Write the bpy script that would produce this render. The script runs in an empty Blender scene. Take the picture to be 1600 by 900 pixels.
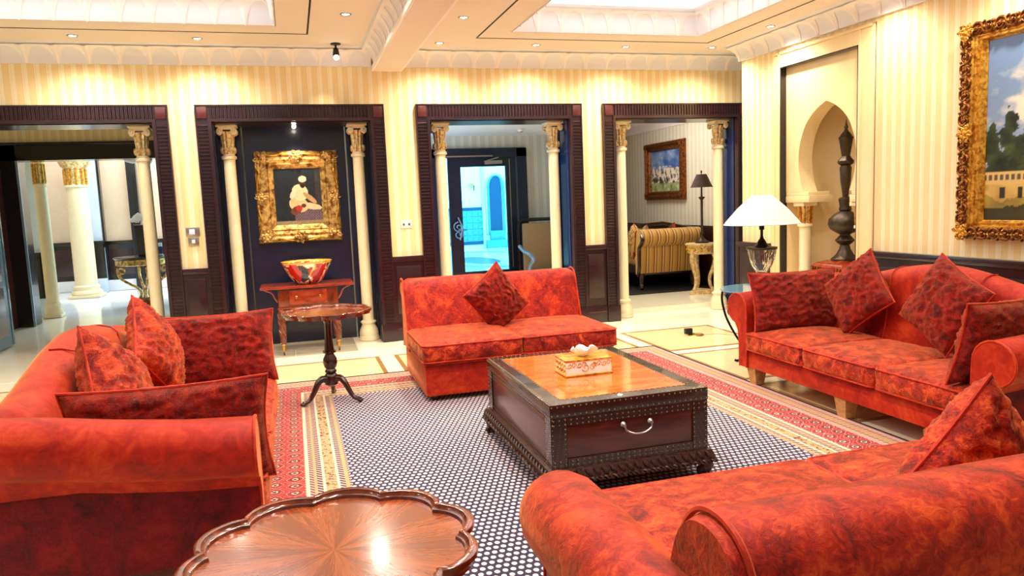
import bpy, bmesh, math, random
from math import sin, cos, pi, radians as RAD, sqrt, floor
from mathutils import Vector, Matrix, noise
random.seed(7)
S = bpy.context.scene
COL = S.collection

# ------------------------------------------------------------------ camera
cam = bpy.data.cameras.new('camera')
cam.sensor_width = 36.0
cam.lens = 1166.0 / 1600.0 * 36.0
cam.clip_start = 0.05
co = bpy.data.objects.new('camera', cam); COL.objects.link(co)
# rows of the world->view rotation recovered from the three vanishing points
Rw = ((0.95852533, -0.07123855, 0.27596063),
      (-0.28212652, -0.0998437, 0.95416763),
      (-0.04042059, -0.99244965, -0.115801))
mw = Matrix.Identity(4)
for r in range(3):
    mw[r][0] = Rw[r][0]; mw[r][1] = -Rw[r][1]; mw[r][2] = -Rw[r][2]
mw[2][3] = 1.5
co.matrix_world = mw
S.camera = co

# ------------------------------------------------------------------ world, exposure, big lights
w = bpy.data.worlds.new('world'); S.world = w; w.use_nodes = True
w.node_tree.nodes['Background'].inputs[0].default_value = (1.0, 0.93, 0.84, 1)
w.node_tree.nodes['Background'].inputs[1].default_value = 0.27
S.view_settings.view_transform = 'Standard'
S.view_settings.look = 'None'
S.view_settings.exposure = 0.02
S.view_settings.gamma = 1.0
S.view_settings.use_curve_mapping = False
TRAY_EMIT = 2.2
SPOT_W = 104.0

def light(name, kind, loc, energy, color=(1, 1, 1), parent=None, target=None, **k):
    l = bpy.data.lights.new(name, kind); l.energy = energy; l.color = color
    for a, b in k.items(): setattr(l, a, b)
    o = bpy.data.objects.new(name, l); COL.objects.link(o); o.location = loc
    if target is not None:
        o.rotation_euler = (Vector(target) - Vector(loc)).to_track_quat('-Z', 'Y').to_euler()
    if parent: o.parent = parent
    return o

# daylight reaching the courtyard behind the glass door and the entrance lobby
light('courtyard_daylight', 'AREA', (5.3, 20.0, 4.6), 1500, (0.28, 0.82, 1.0), target=(5.5, 20.6, 0), size=5.0)
light('lobby_daylight', 'AREA', (-2.9, 16.0, 3.4), 280, (0.86, 0.93, 1.0), target=(-3.2, 15.8, 0), size=3.5)
light('side_room_daylight', 'AREA', (1.16, 9.55, 1.5), 20, (0.30, 0.62, 1.0), target=(2.6, 9.6, 2.3), size=1.1)
light('sitting_room_ceiling_glow', 'AREA', (4.9, 10.6, 2.9), 75, (1.0, 0.95, 0.88), target=(5.3, 10.9, 0), size=1.6)

# ------------------------------------------------------------------ mesh helpers
class MB:
    def __init__(s): s.v = []; s.f = []
    def add(s, vs, fs):
        n = len(s.v); s.v += [tuple(p) for p in vs]; s.f += [tuple(i + n for i in f) for f in fs]; return s
    def box(s, a, b, bev=0.0):
        x0, y0, z0 = a; x1, y1, z1 = b
        if bev <= 0:
            return s.add([(x0,y0,z0),(x1,y0,z0),(x1,y1,z0),(x0,y1,z0),(x0,y0,z1),(x1,y0,z1),(x1,y1,z1),(x0,y1,z1)],
                         [(3,2,1,0),(4,5,6,7),(0,1,5,4),(1,2,6,5),(2,3,7,6),(3,0,4,7)])
        bm = bmesh.new(); bmesh.ops.create_cube(bm, size=1)
        for q in bm.verts:
            q.co = Vector(((x0+x1)/2 + q.co.x*(x1-x0), (y0+y1)/2 + q.co.y*(y1-y0), (z0+z1)/2 + q.co.z*(z1-z0)))
        bmesh.ops.bevel(bm, geom=bm.edges[:], offset=bev, segments=2, affect='EDGES', profile=0.6)
        bm.verts.index_update()
        s.add([q.co[:] for q in bm.verts], [[q.index for q in f.verts] for f in bm.faces]); bm.free(); return s
    def loft(s, rings, closed=True, caps=True, loop=False):
        n = len(rings[0]); vs = [p for r in rings for p in r]; fs = []
        m = len(rings)
        for i in range(m if loop else m - 1):
            i2 = (i + 1) % m
            for j in range(n if closed else n - 1):
                k = (j + 1) % n
                fs.append((i*n+j, i*n+k, i2*n+k, i2*n+j))
        if caps and not loop and closed:
            fs.append(tuple(reversed(range(n)))); fs.append(tuple((m-1)*n + j for j in range(n)))
        return s.add(vs, fs)
    def lathe(s, prof, c=(0, 0), n=20, scal=None):
        rings = []
        for r, z in prof:
            rings.append([(c[0] + r*cos(2*pi*j/n)*(scal(2*pi*j/n, z) if scal else 1),
                           c[1] + r*sin(2*pi*j/n)*(scal(2*pi*j/n, z) if scal else 1), z) for j in range(n)])
        return s.loft(rings)
    def tube(s, pts, r, n=6, loop=False):
        P = [Vector(p) for p in pts]; m = len(P); rings = []; up = Vector((0.13, 0.21, 1)).normalized()
        prev = None
        for i in range(m):
            if loop: t = P[(i+1) % m] - P[i-1]
            else: t = P[min(i+1, m-1)] - P[max(i-1, 0)]
            if t.length < 1e-9: t = Vector((0, 0, 1))
            t.normalize()
            a = prev if prev is not None else up
            a = a - t * a.dot(t)
            if a.length < 1e-4: a = Vector((1, 0, 0)) - t * t.x
            a.normalize(); prev = a; b = t.cross(a)
            rr = r(i/(m-1)) if callable(r) else r
            rings.append([tuple(P[i] + a*cos(2*pi*k/n)*rr + b*sin(2*pi*k/n)*rr) for k in range(n)])
        return s.loft(rings, loop=loop)
    def prism(s, poly, d0, d1, ax='y'):
        def mp(p, d):
            return (p[0], d, p[1]) if ax == 'y' else ((d, p[0], p[1]) if ax == 'x' else (p[0], p[1], d))
        return s.loft([[mp(p, d0) for p in poly], [mp(p, d1) for p in poly]])
    def ball(s, c, r, nu=8, nv=5, sc=(1, 1, 1)):
        rings = []
        for i in range(1, nv):
            t = pi*i/nv
            rings.append([(c[0]+r*sc[0]*sin(t)*cos(2*pi*j/nu), c[1]+r*sc[1]*sin(t)*sin(2*pi*j/nu), c[2]-r*sc[2]*cos(t)) for j in range(nu)])
        n0 = len(s.v); s.loft(rings, caps=False)
        a = len(s.v); s.v.append((c[0], c[1], c[2]-r*sc[2])); s.v.append((c[0], c[1], c[2]+r*sc[2]))
        for j in range(nu):
            k = (j+1) % nu
            s.f.append((a, n0+k, n0+j)); s.f.append((a+1, n0+(nv-2)*nu+j, n0+(nv-2)*nu+k))
        return s
    def xf(s, M, i0=0):
        s.v[i0:] = [tuple(M @ Vector(p)) for p in s.v[i0:]]; return s
    def build(s, name, mat, parent=None, smooth=35, fix=True):
        me = bpy.data.meshes.new(name); me.from_pydata(s.v, [], s.f)
        if fix:
            bm = bmesh.new(); bm.from_mesh(me); bmesh.ops.recalc_face_normals(bm, faces=bm.faces[:]); bm.to_mesh(me); bm.free()
        if smooth:
            me.polygons.foreach_set('use_smooth', [True]*len(me.polygons))
            me.set_sharp_from_angle(angle=RAD(smooth))
        me.materials.append(mat); me.update()
        o = bpy.data.objects.new(name, me); COL.objects.link(o)
        if parent: o.parent = parent
        return o

def tag(o, label=None, cat=None, group=None, kind=None):
    if label: o['label'] = label
    if cat: o['category'] = cat
    if group: o['group'] = group
    if kind: o['kind'] = kind
    return o
def thing(name, label, cat, loc=(0, 0, 0), rz=0, group=None, kind=None, rot=None):
    o = bpy.data.objects.new(name, None); COL.objects.link(o); o.empty_display_size = 0.1
    o.location = loc; o.rotation_euler = rot if rot else (0, 0, rz)
    return tag(o, label, cat, group, kind)
def dup(o, parent=None, loc=None, rot=None, scale=None):
    c = o.copy(); COL.objects.link(c); c.parent = parent
    if loc is not None: c.location = loc
    if rot is not None: c.rotation_euler = rot
    if scale is not None: c.scale = scale
    return c
def dup_tree(o, label, loc, rz=None, group=None):
    r = o.copy(); COL.objects.link(r); r.location = loc; r['label'] = label
    if rz is not None: r.rotation_euler = (0, 0, rz)
    if group: r['group'] = group
    for ch in list(o.children):
        c = dup(ch, r)
        for g in list(ch.children): dup(g, c)
    return r
def smooth_path(pts, n=6, loop=False):
    P = [Vector(p) for p in pts]; m = len(P); out = []
    for i in range(m if loop else m-1):
        g = lambda k: P[k % m] if loop else P[max(0, min(m-1, k))]
        p0, p1, p2, p3 = g(i-1), g(i), g(i+1), g(i+2)
        for k in range(n):
            t = k/n
            out.append(0.5*((2*p1)+(p2-p0)*t+(2*p0-5*p1+4*p2-p3)*t*t+(3*p1-p0-3*p2+p3)*t**3))
    if not loop: out.append(P[-1])
    return out
def spiral(turns, r0, r1, n=24, ph=0.0):
    return [((r0+(r1-r0)*i/n)*cos(ph+2*pi*turns*i/n), (r0+(r1-r0)*i/n)*sin(ph+2*pi*turns*i/n)) for i in range(n+1)]

# ------------------------------------------------------------------ material helpers
def lin(c):
    return tuple(((x/255)/12.92 if x/255 <= 0.04045 else ((x/255+0.055)/1.055)**2.4) for x in c)
class NT:
    def __init__(s, name):
        s.m = bpy.data.materials.new(name); s.m.use_nodes = True; s.t = s.m.node_tree; s.N = s.t.nodes
        s.b = s.N['Principled BSDF']
    def n(s, typ, **k):
        q = s.N.new(typ)
        for a, b in k.items(): setattr(q, a, b)
        return q
    def L(s, a, b): s.t.links.new(a, b); return s
    def val(s, sock, x):
        if hasattr(x, 'is_linked') or isinstance(x, bpy.types.NodeSocket): s.t.links.new(x, sock)
        else: sock.default_value = x
    def math(s, op, a, b=0.0, c=0.0):
        q = s.n('ShaderNodeMath', operation=op)
        s.val(q.inputs[0], a); s.val(q.inputs[1], b); s.val(q.inputs[2], c); return q.outputs[0]
    def mix(s, f, a, b, blend='MIX'):
        q = s.n('ShaderNodeMix', data_type='RGBA', blend_type=blend)
        s.val(q.inputs[0], f)
        for i, x in ((6, a), (7, b)):
            if isinstance(x, tuple): q.inputs[i].default_value = (*x[:3], 1)
            else: s.L(x, q.inputs[i])
        return q.outputs[2]
    def ramp(s, f, stops, interp='LINEAR'):
        q = s.n('ShaderNodeValToRGB'); r = q.color_ramp; r.interpolation = interp
        while len(r.elements) < len(stops): r.elements.new(0.5)
        for e, (p, c) in zip(r.elements, stops): e.position = p; e.color = (*c[:3], 1)
        s.L(f, q.inputs[0]); return q.outputs[0]
    def obj(s): return s.n('ShaderNodeTexCoord').outputs['Object']
    def pos(s): return s.n('ShaderNodeNewGeometry').outputs['Position']
    def xyz(s, v):
        q = s.n('ShaderNodeSeparateXYZ'); s.L(v, q.inputs[0]); return q.outputs
    def scaled(s, v, sc):
        q = s.n('ShaderNodeMapping'); q.inputs['Scale'].default_value = sc; s.L(v, q.inputs[0]); return q.outputs[0]
    def noise(s, v, scale, detail=4.0, rough=0.55, dist=0.0):
        q = s.n('ShaderNodeTexNoise'); q.inputs['Scale'].default_value = scale; q.inputs['Detail'].default_value = detail
        q.inputs['Roughness'].default_value = rough; q.inputs['Distortion'].default_value = dist
        s.L(v, q.inputs['Vector']); return q.outputs['Fac']
    def vor(s, v, scale, feature='F1', out='Distance'):
        q = s.n('ShaderNodeTexVoronoi', feature=feature); q.inputs['Scale'].default_value = scale
        s.L(v, q.inputs['Vector']); return q.outputs[out]
    def bump(s, h, strength=0.3, dist=0.01):
        q = s.n('ShaderNodeBump'); q.inputs['Strength'].default_value = strength; q.inputs['Distance'].default_value = dist
        s.L(h, q.inputs['Height']); s.L(q.outputs[0], s.b.inputs['Normal']); return s
    def set(s, col=None, rough=None, metal=None, **k):
        if col is not None:
            if isinstance(col, tuple): s.b.inputs['Base Color'].default_value = (*col[:3], 1)
            else: s.L(col, s.b.inputs['Base Color'])
        if rough is not None: s.val(s.b.inputs['Roughness'], rough)
        if metal is not None: s.b.inputs['Metallic'].default_value = metal
        for a, b in k.items():
            i = s.b.inputs[a.replace('_', ' ')]
            i.default_value = (*b, 1) if isinstance(b, tuple) and len(b) == 3 else b
        return s

def plain(name, rgb, rough=0.5, metal=0.0, var=0.12, vs=6.0, bump=0.0, bs=60.0, **k):
    n = NT(name); c = lin(rgb); o = n.obj()
    f = n.noise(o, vs, 4)
    col = n.mix(f, tuple(x*(1-var) for x in c), tuple(min(1, x*(1+var)) for x in c))
    n.set(col, rough, metal, **k)
    if bump: n.bump(n.noise(o, bs, 5), bump, 0.004)
    return n.m
def emit(name, rgb, strength):
    n = NT(name); n.set((0.8, 0.8, 0.8), 0.6)
    n.b.inputs['Emission Color'].default_value = (*rgb, 1); n.b.inputs['Emission Strength'].default_value = strength
    return n.m
def wallpaper(name, axis, c1=(240, 211, 142), c2=(250, 235, 192), c3=(232, 196, 118), period=0.105):
    n = NT(name); p = n.pos(); q = n.xyz(p)
    f = n.math('FRACT', n.math('MULTIPLY', q[axis], 1.0/period))
    a, b, c = lin(c1), lin(c2), lin(c3)
    st = n.ramp(f, [(0, a), (0.40, c), (0.44, b), (0.56, a), (0.60, b), (0.86, b), (0.90, c), (0.93, a)], 'CONSTANT')
    col = n.mix(n.noise(p, 9, 4), st, n.mix(0.5, st, b))
    n.set(col, 0.62); n.bump(n.noise(p, 160, 2), 0.06, 0.002)
    return n.m
def marble(name, c1, c2, scale=2.2, rough=0.16, axisjit=True):
    n = NT(name); p = n.pos()
    f = n.noise(p, scale, 8, 0.62, 1.6)
    n.set(n.mix(f, lin(c1), lin(c2)), rough); return n.m
def wood(name, c1, c2, rough=0.3, sc=(3, 3, 40), coat=0.3, bump=0.05):
    n = NT(name); o = n.obj(); f = n.noise(n.scaled(o, sc), 1.4, 6, 0.6, 1.2)
    n.set(n.ramp(f, [(0.3, lin(c1)), (0.7, lin(c2))]), rough, Coat_Weight=coat, Coat_Roughness=0.12)
    if bump: n.bump(f, bump, 0.002)
    return n.m
def velvet(name, dark, lite, scale=5.0, contrast=(0.36, 0.66), crush=0.35, sheen=0.75, tint=(1.0, 0.40, 0.16), stretch=(1, 1, 1)):
    n = NT(name); o = n.scaled(n.obj(), stretch)
    f1 = n.noise(o, scale, 6, 0.62, 0.9); f2 = n.noise(o, scale*4.6, 5, 0.65, 1.6)
    f = n.math('ADD', n.math('MULTIPLY', f1, 0.62), n.math('MULTIPLY', f2, 0.38))
    mid = tuple(0.5*a+0.5*b for a, b in zip(dark, lite)); mid = (mid[0]*1.06, mid[1]*0.72, mid[2]*0.7)
    col = n.ramp(f, [(contrast[0], lin(dark)), ((contrast[0]+contrast[1])/2, lin(mid)), (contrast[1], lin(lite))])
    n.set(col, 0.62, Sheen_Weight=sheen, Sheen_Roughness=0.35, Sheen_Tint=tint, Specular_IOR_Level=0.22)
    n.bump(f2, crush, 0.012); return n.m
def gilt(name, c1=(120, 70, 20), c2=(238, 198, 116), rough=0.36, scale=16, bump=0.28):
    n = NT(name); o = n.obj(); f = n.noise(o, scale, 4, 0.6, 0.6)
    n.set(n.ramp(f, [(0.36, lin(c1)), (0.6, lin(c2))]), rough, 0.65); n.bump(f, bump, 0.008); return n.m
def vcol(name, rough=0.5, **k):
    n = NT(name); a = n.n('ShaderNodeAttribute', attribute_name='paint'); n.set(a.outputs['Color'], rough, **k); return n.m

M = {}
M['paper_b'] = wallpaper('striped_wallpaper_back', 0)
M['paper_r'] = wallpaper('striped_wallpaper_side', 1)
M['paper_g'] = wallpaper('grey_striped_wallpaper', 1, (214, 204, 182), (232, 226, 208), (200, 188, 162), 0.12)
M['paper_gx'] = wallpaper('grey_striped_wallpaper_door_wall', 0, (214, 204, 182), (232, 226, 208), (200, 188, 162), 0.12)
M['ceil'] = plain('ceiling_plaster', (236, 222, 206), 0.7, var=0.03)
M['white'] = plain('white_plaster', (246, 240, 236), 0.6, var=0.03)
M['coolwhite'] = plain('cool_white_plaster', (232, 232, 236), 0.6, var=0.03)
M['slot'] = plain('black_slot', (16, 12, 12), 0.6)
M['sky'] = emit('luminous_ceiling', (0.93, 0.97, 1.0), TRAY_EMIT)
M['bulb'] = emit('downlight_bulb', (1.0, 0.93, 0.80), 26.0)
M['bulb_s'] = emit('lamp_bulb', (1.0, 0.9, 0.75), 7.0)
M['chrome'] = plain('brushed_steel', (190, 186, 180), 0.28, 1.0, var=0.05)
M['dark'] = wood('dark_mahogany', (26, 9, 15), (54, 22, 30), 0.28, (4, 4, 24), 0.4)
M['dark2'] = wood('red_mahogany_block', (62, 20, 22), (92, 36, 34), 0.3, (8, 8, 30), 0.4)
M['black'] = plain('black_lacquer', (14, 10, 14), 0.22, Coat_Weight=0.4)
M['navy'] = wood('navy_lacquer', (6, 12, 34), (14, 28, 62), 0.30, (2, 2, 10), 0.5)
M['blue'] = plain('blue_reflection_and_wrap', (6, 40, 96), 0.22, var=0.2, vs=3, Coat_Weight=0.5)  # jamb linings: reflected blue daylight put into the colour; packet wrap is plain blue
M['cream'] = marble('cream_stone', (236, 214, 160), (252, 240, 206), 5, 0.4)
M['creamgold'] = gilt('cream_gilded_plaster', (196, 148, 70), (252, 232, 176), 0.45, 26, 0.3)
M['stone'] = marble('ivory_marble_panel', (232, 202, 138), (248, 228, 180), 2.0, 0.3)
M['mar_c'] = marble('cream_marble', (244, 232, 196), (254, 248, 226), 1.7, 0.12)
M['mar_p'] = marble('beige_marble', (226, 198, 140), (246, 226, 178), 3.1, 0.12)
M['mar_g'] = marble('grey_beige_marble', (176, 164, 138), (214, 202, 172), 2.4, 0.14)
M['mar_b'] = marble('brown_marble_inlay', (150, 104, 58), (186, 140, 88), 6, 0.16)
M['mar_w'] = marble('white_marble', (226, 230, 236), (250, 250, 248), 1.2, 0.08)
M['mar_bl'] = marble('pale_blue_marble', (170, 204, 236), (226, 236, 246), 1.5, 0.12)
M['vel'] = velvet('rust_velvet', (116, 14, 7), (194, 62, 20), 3.0, (0.34, 0.64), 0.10)
M['vel3'] = velvet('mottled_rust_velvet', (100, 8, 7), (200, 68, 24), 6.5, (0.38, 0.62), 0.35)
M['vel2'] = velvet('crushed_rust_velvet', (96, 7, 8), (214, 82, 32), 11.0, (0.40, 0.61), 0.6)
M['velc'] = velvet('crushed_crimson_velvet', (88, 6, 8), (182, 38, 16), 18.0, (0.40, 0.62), 0.9, 0.5)
M['vel_shade'] = velvet('shaded_crimson_velvet', (72, 4, 14), (128, 14, 22), 9.0, (0.38, 0.62), 0.4, 0.25, (1, 0.2, 0.12))  # rust velvet as it looks in shade, the crimson shift put into the colour
M['pipe'] = velvet('rust_piping', (128, 22, 10), (206, 78, 34), 8, (0.3, 0.7), 0.1)
M['oak'] = wood('pale_oak_leg', (150, 104, 56), (196, 150, 92), 0.45, (12, 12, 30), 0.1)
M['mahog'] = wood('polished_mahogany', (66, 20, 8), (138, 56, 22), 0.18, (4, 18, 4), 0.6)
M['mahd'] = wood('dark_turned_mahogany', (26, 9, 6), (66, 24, 14), 0.24, (10, 10, 6), 0.5)
M['console'] = wood('reddish_mahogany', (104, 26, 12), (176, 64, 28), 0.25, (4, 20, 10), 0.5)
M['leather'] = plain('dark_tooled_leather', (40, 24, 17), 0.26, var=0.35, vs=9, bump=0.12, bs=120, Coat_Weight=0.4)
M['trunk'] = wood('trunk_panel_wood', (44, 15, 8), (92, 36, 20), 0.28, (3, 6, 16), 0.4)
M['carved'] = gilt('dark_carved_wood', (22, 10, 8), (72, 34, 22), 0.4, 50, 0.7)
M['carved'].node_tree.nodes['Principled BSDF'].inputs['Metallic'].default_value = 0
M['nail'] = plain('brass_nail', (170, 150, 112), 0.3, 1.0)
M['brass'] = plain('brass', (206, 156, 72), 0.25, 1.0)
M['iron'] = plain('black_wrought_iron', (22, 20, 22), 0.4, 0.6)
M['gilt'] = gilt('antique_gilt')
M['gilt2'] = gilt('bright_gilt', (170, 100, 16), (246, 190, 74), 0.3, 30, 0.45)
M['giltd'] = gilt('dark_gilt', (42, 18, 8), (150, 84, 30), 0.38, 30, 0.7)
M['shade'] = plain('ivory_lampshade', (250, 238, 218), 0.8, var=0.03, Subsurface_Weight=0.0)
M['shade_d'] = plain('dark_pleated_shade', (70, 54, 44), 0.8, var=0.25, vs=30)
M['bronze'] = plain('engraved_bronze', (74, 62, 50), 0.38, 0.7, var=0.5, vs=40, bump=0.5, bs=90)
M['plastic'] = plain('white_plastic', (236, 234, 226), 0.35, var=0.02)
M['plug'] = plain('black_plastic', (14, 14, 16), 0.4)
M['tissue'] = plain('white_tissue', (250, 250, 252), 0.9, var=0.02)
M['carpet'] = plain('charcoal_carpet', (26, 22, 26), 0.95, var=0.4, vs=40)
M['paint'] = vcol('oil_paint', 0.45)
M['glaze'] = vcol('painted_glaze', 0.12, Coat_Weight=0.5)
M['petal'] = plain('white_petal', (250, 246, 250), 0.6, var=0.03)
M['green'] = plain('green_stem', (50, 90, 40), 0.6)
M['beige'] = plain('beige_upholstery', (178, 146, 104), 0.8, var=0.1, vs=20)
M['palewood'] = plain('silvered_chair_frame', (150, 176, 200), 0.3, 0.4, var=0.15)
M['tile_c'] = plain('blue_mosaic', (70, 150, 170), 0.3, var=0.4, vs=18)
M['tile_d'] = plain('dark_mosaic', (24, 70, 110), 0.3, var=0.4, vs=30)
M['ivoryp'] = gilt('ivory_gold_painted', (196, 150, 80), (240, 218, 160), 0.5, 22, 0.3)
M['ivoryp'].node_tree.nodes['Principled BSDF'].inputs['Metallic'].default_value = 0.1
n = NT('clear_glass'); n.set((0.97, 0.99, 1.0), 0.03, 0, Transmission_Weight=1.0, IOR=1.45); M['glass'] = n.m
n = NT('cut_crystal'); n.set((0.97, 0.98, 1.0), 0.03, 0, Transmission_Weight=1.0, IOR=1.4)
n.bump(n.vor(n.scaled(n.obj(), (1, 1, 0.35)), 46), 0.25, 0.006); M['crystal'] = n.m
n = NT('tinted_glass_top'); n.set((0.35, 0.62, 0.78), 0.04, 0, Transmission_Weight=0.6, IOR=1.45); M['glasstop'] = n.m
n = NT('door_glass'); n.set((0.55, 0.93, 1.0), 0.02, 0, Transmission_Weight=1.0, IOR=1.02); M['doorglass'] = n.m
n = NT('striped_brocade'); q = n.xyz(n.obj()); f = n.math('FRACT', n.math('MULTIPLY', q[0], 7.5))
n.set(n.ramp(f, [(0, lin((196, 150, 60))), (0.3, lin((150, 44, 34))), (0.42, lin((214, 176, 96))), (0.62, lin((120, 70, 40))), (0.72, lin((206, 160, 84)))], 'CONSTANT'), 0.65, Sheen_Weight=0.2)
M['brocade'] = n.m
n = NT('segmented_veneer'); q = n.xyz(n.obj())
ang = n.math('ARCTAN2', q[1], q[0]); rad = n.math('SQRT', n.math('ADD', n.math('MULTIPLY', q[0], q[0]), n.math('MULTIPLY', q[1], q[1])))
tri = n.math('ABSOLUTE', n.math('SUBTRACT', n.math('FRACT', n.math('MULTIPLY', ang, 8/(2*pi))), 0.5))
cmb = n.n('ShaderNodeCombineXYZ'); n.L(n.math('MULTIPLY', tri, 9.0), cmb.inputs[0]); n.L(n.math('MULTIPLY', rad, 5.0), cmb.inputs[1])
n.L(n.math('FLOOR', n.math('MULTIPLY', ang, 8/(2*pi))), cmb.inputs[2])
g = n.noise(cmb.outputs[0], 1.6, 6, 0.6, 1.4)
c = n.ramp(n.math('ADD', n.math('MULTIPLY', g, 0.8), n.math('MULTIPLY', tri, 0.42)), [(0.22, lin((84, 31, 12))), (0.46, lin((126, 54, 20))), (0.72, lin((166, 80, 32)))])
n.set(c, 0.2, Coat_Weight=0.9, Coat_Roughness=0.12); M['veneer'] = n.m
n = NT('trunk_top_leather'); f = n.noise(n.scaled(n.obj(), (2, 5, 1)), 2.2, 6, 0.6, 1.0)
n.set(n.ramp(f, [(0.3, lin((168, 76, 26))), (0.7, lin((216, 124, 54)))]), 0.13, Coat_Weight=0.6); M['trunktop'] = n.m

# rug: borders by distance from the edge, a small staggered motif in the field
RX0, RX1, RY0, RY1 = -0.43, 3.37, 0.5, 6.64
n = NT('persian_rug'); p = n.pos(); q = n.xyz(p)
dx = n.math('MINIMUM', n.math('SUBTRACT', q[0], RX0), n.math('SUBTRACT', RX1, q[0]))
dy = n.math('MINIMUM', n.math('SUBTRACT', q[1], RY0), n.math('SUBTRACT', RY1, q[1]))
d = n.math('MINIMUM', dx, dy)
run = n.math('ADD', q[0], q[1]); run2 = n.math('SUBTRACT', q[0], q[1])
W_ = 0.64
def dd(a): return a/W_
navy, cream, tan, red, pink, brn = lin((26, 20, 44)), lin((224, 198, 164)), lin((190, 148, 100)), lin((160, 12, 28)), lin((206, 156, 140)), lin((96, 50, 40))
base = n.ramp(n.math('DIVIDE', d, W_), [(0, navy), (dd(.014), pink), (dd(.05), brn), (dd(.07), tan), (dd(.12), brn), (dd(.14), pink), (dd(.18), red), (dd(.40), cream), (dd(.42), brn), (dd(.445), tan), (dd(.46), navy), (dd(.49), cream), (dd(.505), tan), (dd(.565), cream), (dd(.58), navy), (dd(.61), tan), (dd(.63), brn)], 'CONSTANT')
# guard stripes: short dashes
dash = n.math('GREATER_THAN', n.math('FRACT', n.math('MULTIPLY', run, 26.0)), 0.5)
isdark = n.math('LESS_THAN', n.n('ShaderNodeRGBToBW').outputs[0], 0.09)
bw = [k for k in n.N if k.type == 'RGBTOBW'][0]; n.L(base, bw.inputs[0])
base2 = n.mix(n.math('MULTIPLY', n.math('MULTIPLY', dash, isdark), n.math('GREATER_THAN', d, 0.03)), base, pink)
# main red band: medallions
inred = n.math('MULTIPLY', n.math('GREATER_THAN', d, .185), n.math('LESS_THAN', d, .395))
side = n.math('LESS_THAN', dx, dy)
alng = n.math('ADD', n.math('MULTIPLY', side, q[1]), n.math('MULTIPLY', n.math('SUBTRACT', 1.0, side), q[0]))
ca = n.math('DIVIDE', n.math('SUBTRACT', d, .185), .105); cbn = n.math('ADD', n.math('DIVIDE', alng, .105), n.math('MULTIPLY', n.math('FLOOR', ca), 0.5))
fa = n.math('ABSOLUTE', n.math('SUBTRACT', n.math('FRACT', ca), 0.5)); fb = n.math('ABSOLUTE', n.math('SUBTRACT', n.math('FRACT', cbn), 0.5))
mr = n.math('ADD', n.math('MAXIMUM', n.math('ADD', fa, n.math('MULTIPLY', fb, 0.6)), n.math('ADD', fb, n.math('MULTIPLY', fa, 0.6))), n.math('MULTIPLY', n.math('SUBTRACT', n.noise(p, 70, 3, 0.6), 0.5), 0.24))
mot = n.ramp(mr, [(0.0, navy), (0.12, cream), (0.19, lin((96, 8, 30))), (0.30, red), (0.44, cream), (0.465, red), (0.60, lin((206, 110, 92))), (0.64, red)], 'CONSTANT')
base3 = n.mix(inred, base2, mot)
tanmot = n.math('MULTIPLY', n.math('GREATER_THAN', n.noise(p, 60, 2), 0.56), n.math('LESS_THAN', n.math('ABSOLUTE', n.math('SUBTRACT', d, .535)), .03))
base4 = n.mix(tanmot, base3, brn)
# field
v = n.math('MULTIPLY', q[1], 1/0.042); row = n.math('FLOOR', v)
u = n.math('ADD', n.math('MULTIPLY', q[0], 1/0.034), n.math('MULTIPLY', n.math('MODULO', row, 2.0), 0.5))
fu = n.math('SUBTRACT', n.math('FRACT', u), 0.5); fv = n.math('SUBTRACT', n.math('FRACT', v), 0.5)
rr = n.math('ADD', n.math('MULTIPLY', n.math('MULTIPLY', fu, fu), 8.6), n.math('MULTIPLY', n.math('MULTIPLY', fv, fv), 9.5))
rr = n.math('ADD', rr, n.math('MULTIPLY', n.math('SUBTRACT', n.noise(p, 90, 2), 0.5), 0.5))
dotc = n.mix(n.noise(p, 1.3, 3), lin((232, 212, 200)), lin((204, 180, 200)))
field = n.mix(n.math('LESS_THAN', rr, 1.0), lin((28, 18, 50)), dotc)
colr = n.mix(n.math('GREATER_THAN', d, W_), base4, field)
n.set(colr, 0.95, Sheen_Weight=0.12); n.bump(n.noise(p, 300, 2), 0.25, 0.003)
M['rug'] = n.m
M['rugedge'] = plain('rug_binding', (40, 26, 30), 0.95)

def painted(name, mat, parent, W, Hh, fn, nu=90, nv=90, place=None):
    """flat canvas in local XZ (facing -y), colour from fn(u,v) with u,v in 0..1"""
    vs = []; cols = []
    for j in range(nv+1):
        for i in range(nu+1):
            u, v = i/nu, j/nv
            vs.append(((u-0.5)*W, 0, (v-0.5)*Hh)); cols.append(fn(u, v))
    fs = [(j*(nu+1)+i, j*(nu+1)+i+1, (j+1)*(nu+1)+i+1, (j+1)*(nu+1)+i) for j in range(nv) for i in range(nu)]
    # a thin stretcher behind gives the canvas its thickness
    m = MB(); m.v = vs; m.f = fs
    o = m.build(name, mat, parent, smooth=0, fix=False)
    at = o.data.color_attributes.new('paint', 'FLOAT_COLOR', 'POINT')
    at.data.foreach_set('color', [x for c in cols for x in (*lin(c), 1.0)])
    if place: o.location = place
    return o

# ================================================================== STRUCTURE
def struct(name, mb, mat, label, cat, smooth=30, parent=None):
    return tag(mb.build(name, mat, parent, smooth), label, cat, kind='structure')
YB, YB2, ZC = 8.30, 8.76, 3.15
XR = 5.10
X4_ = 6.15
OPEN = [(-3.90, -1.115), (-0.865, 1.03), (1.375, 3.315), (3.585, 5.53)]
CW, ZT, ZI = 0.15, 2.59, 2.42

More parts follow.
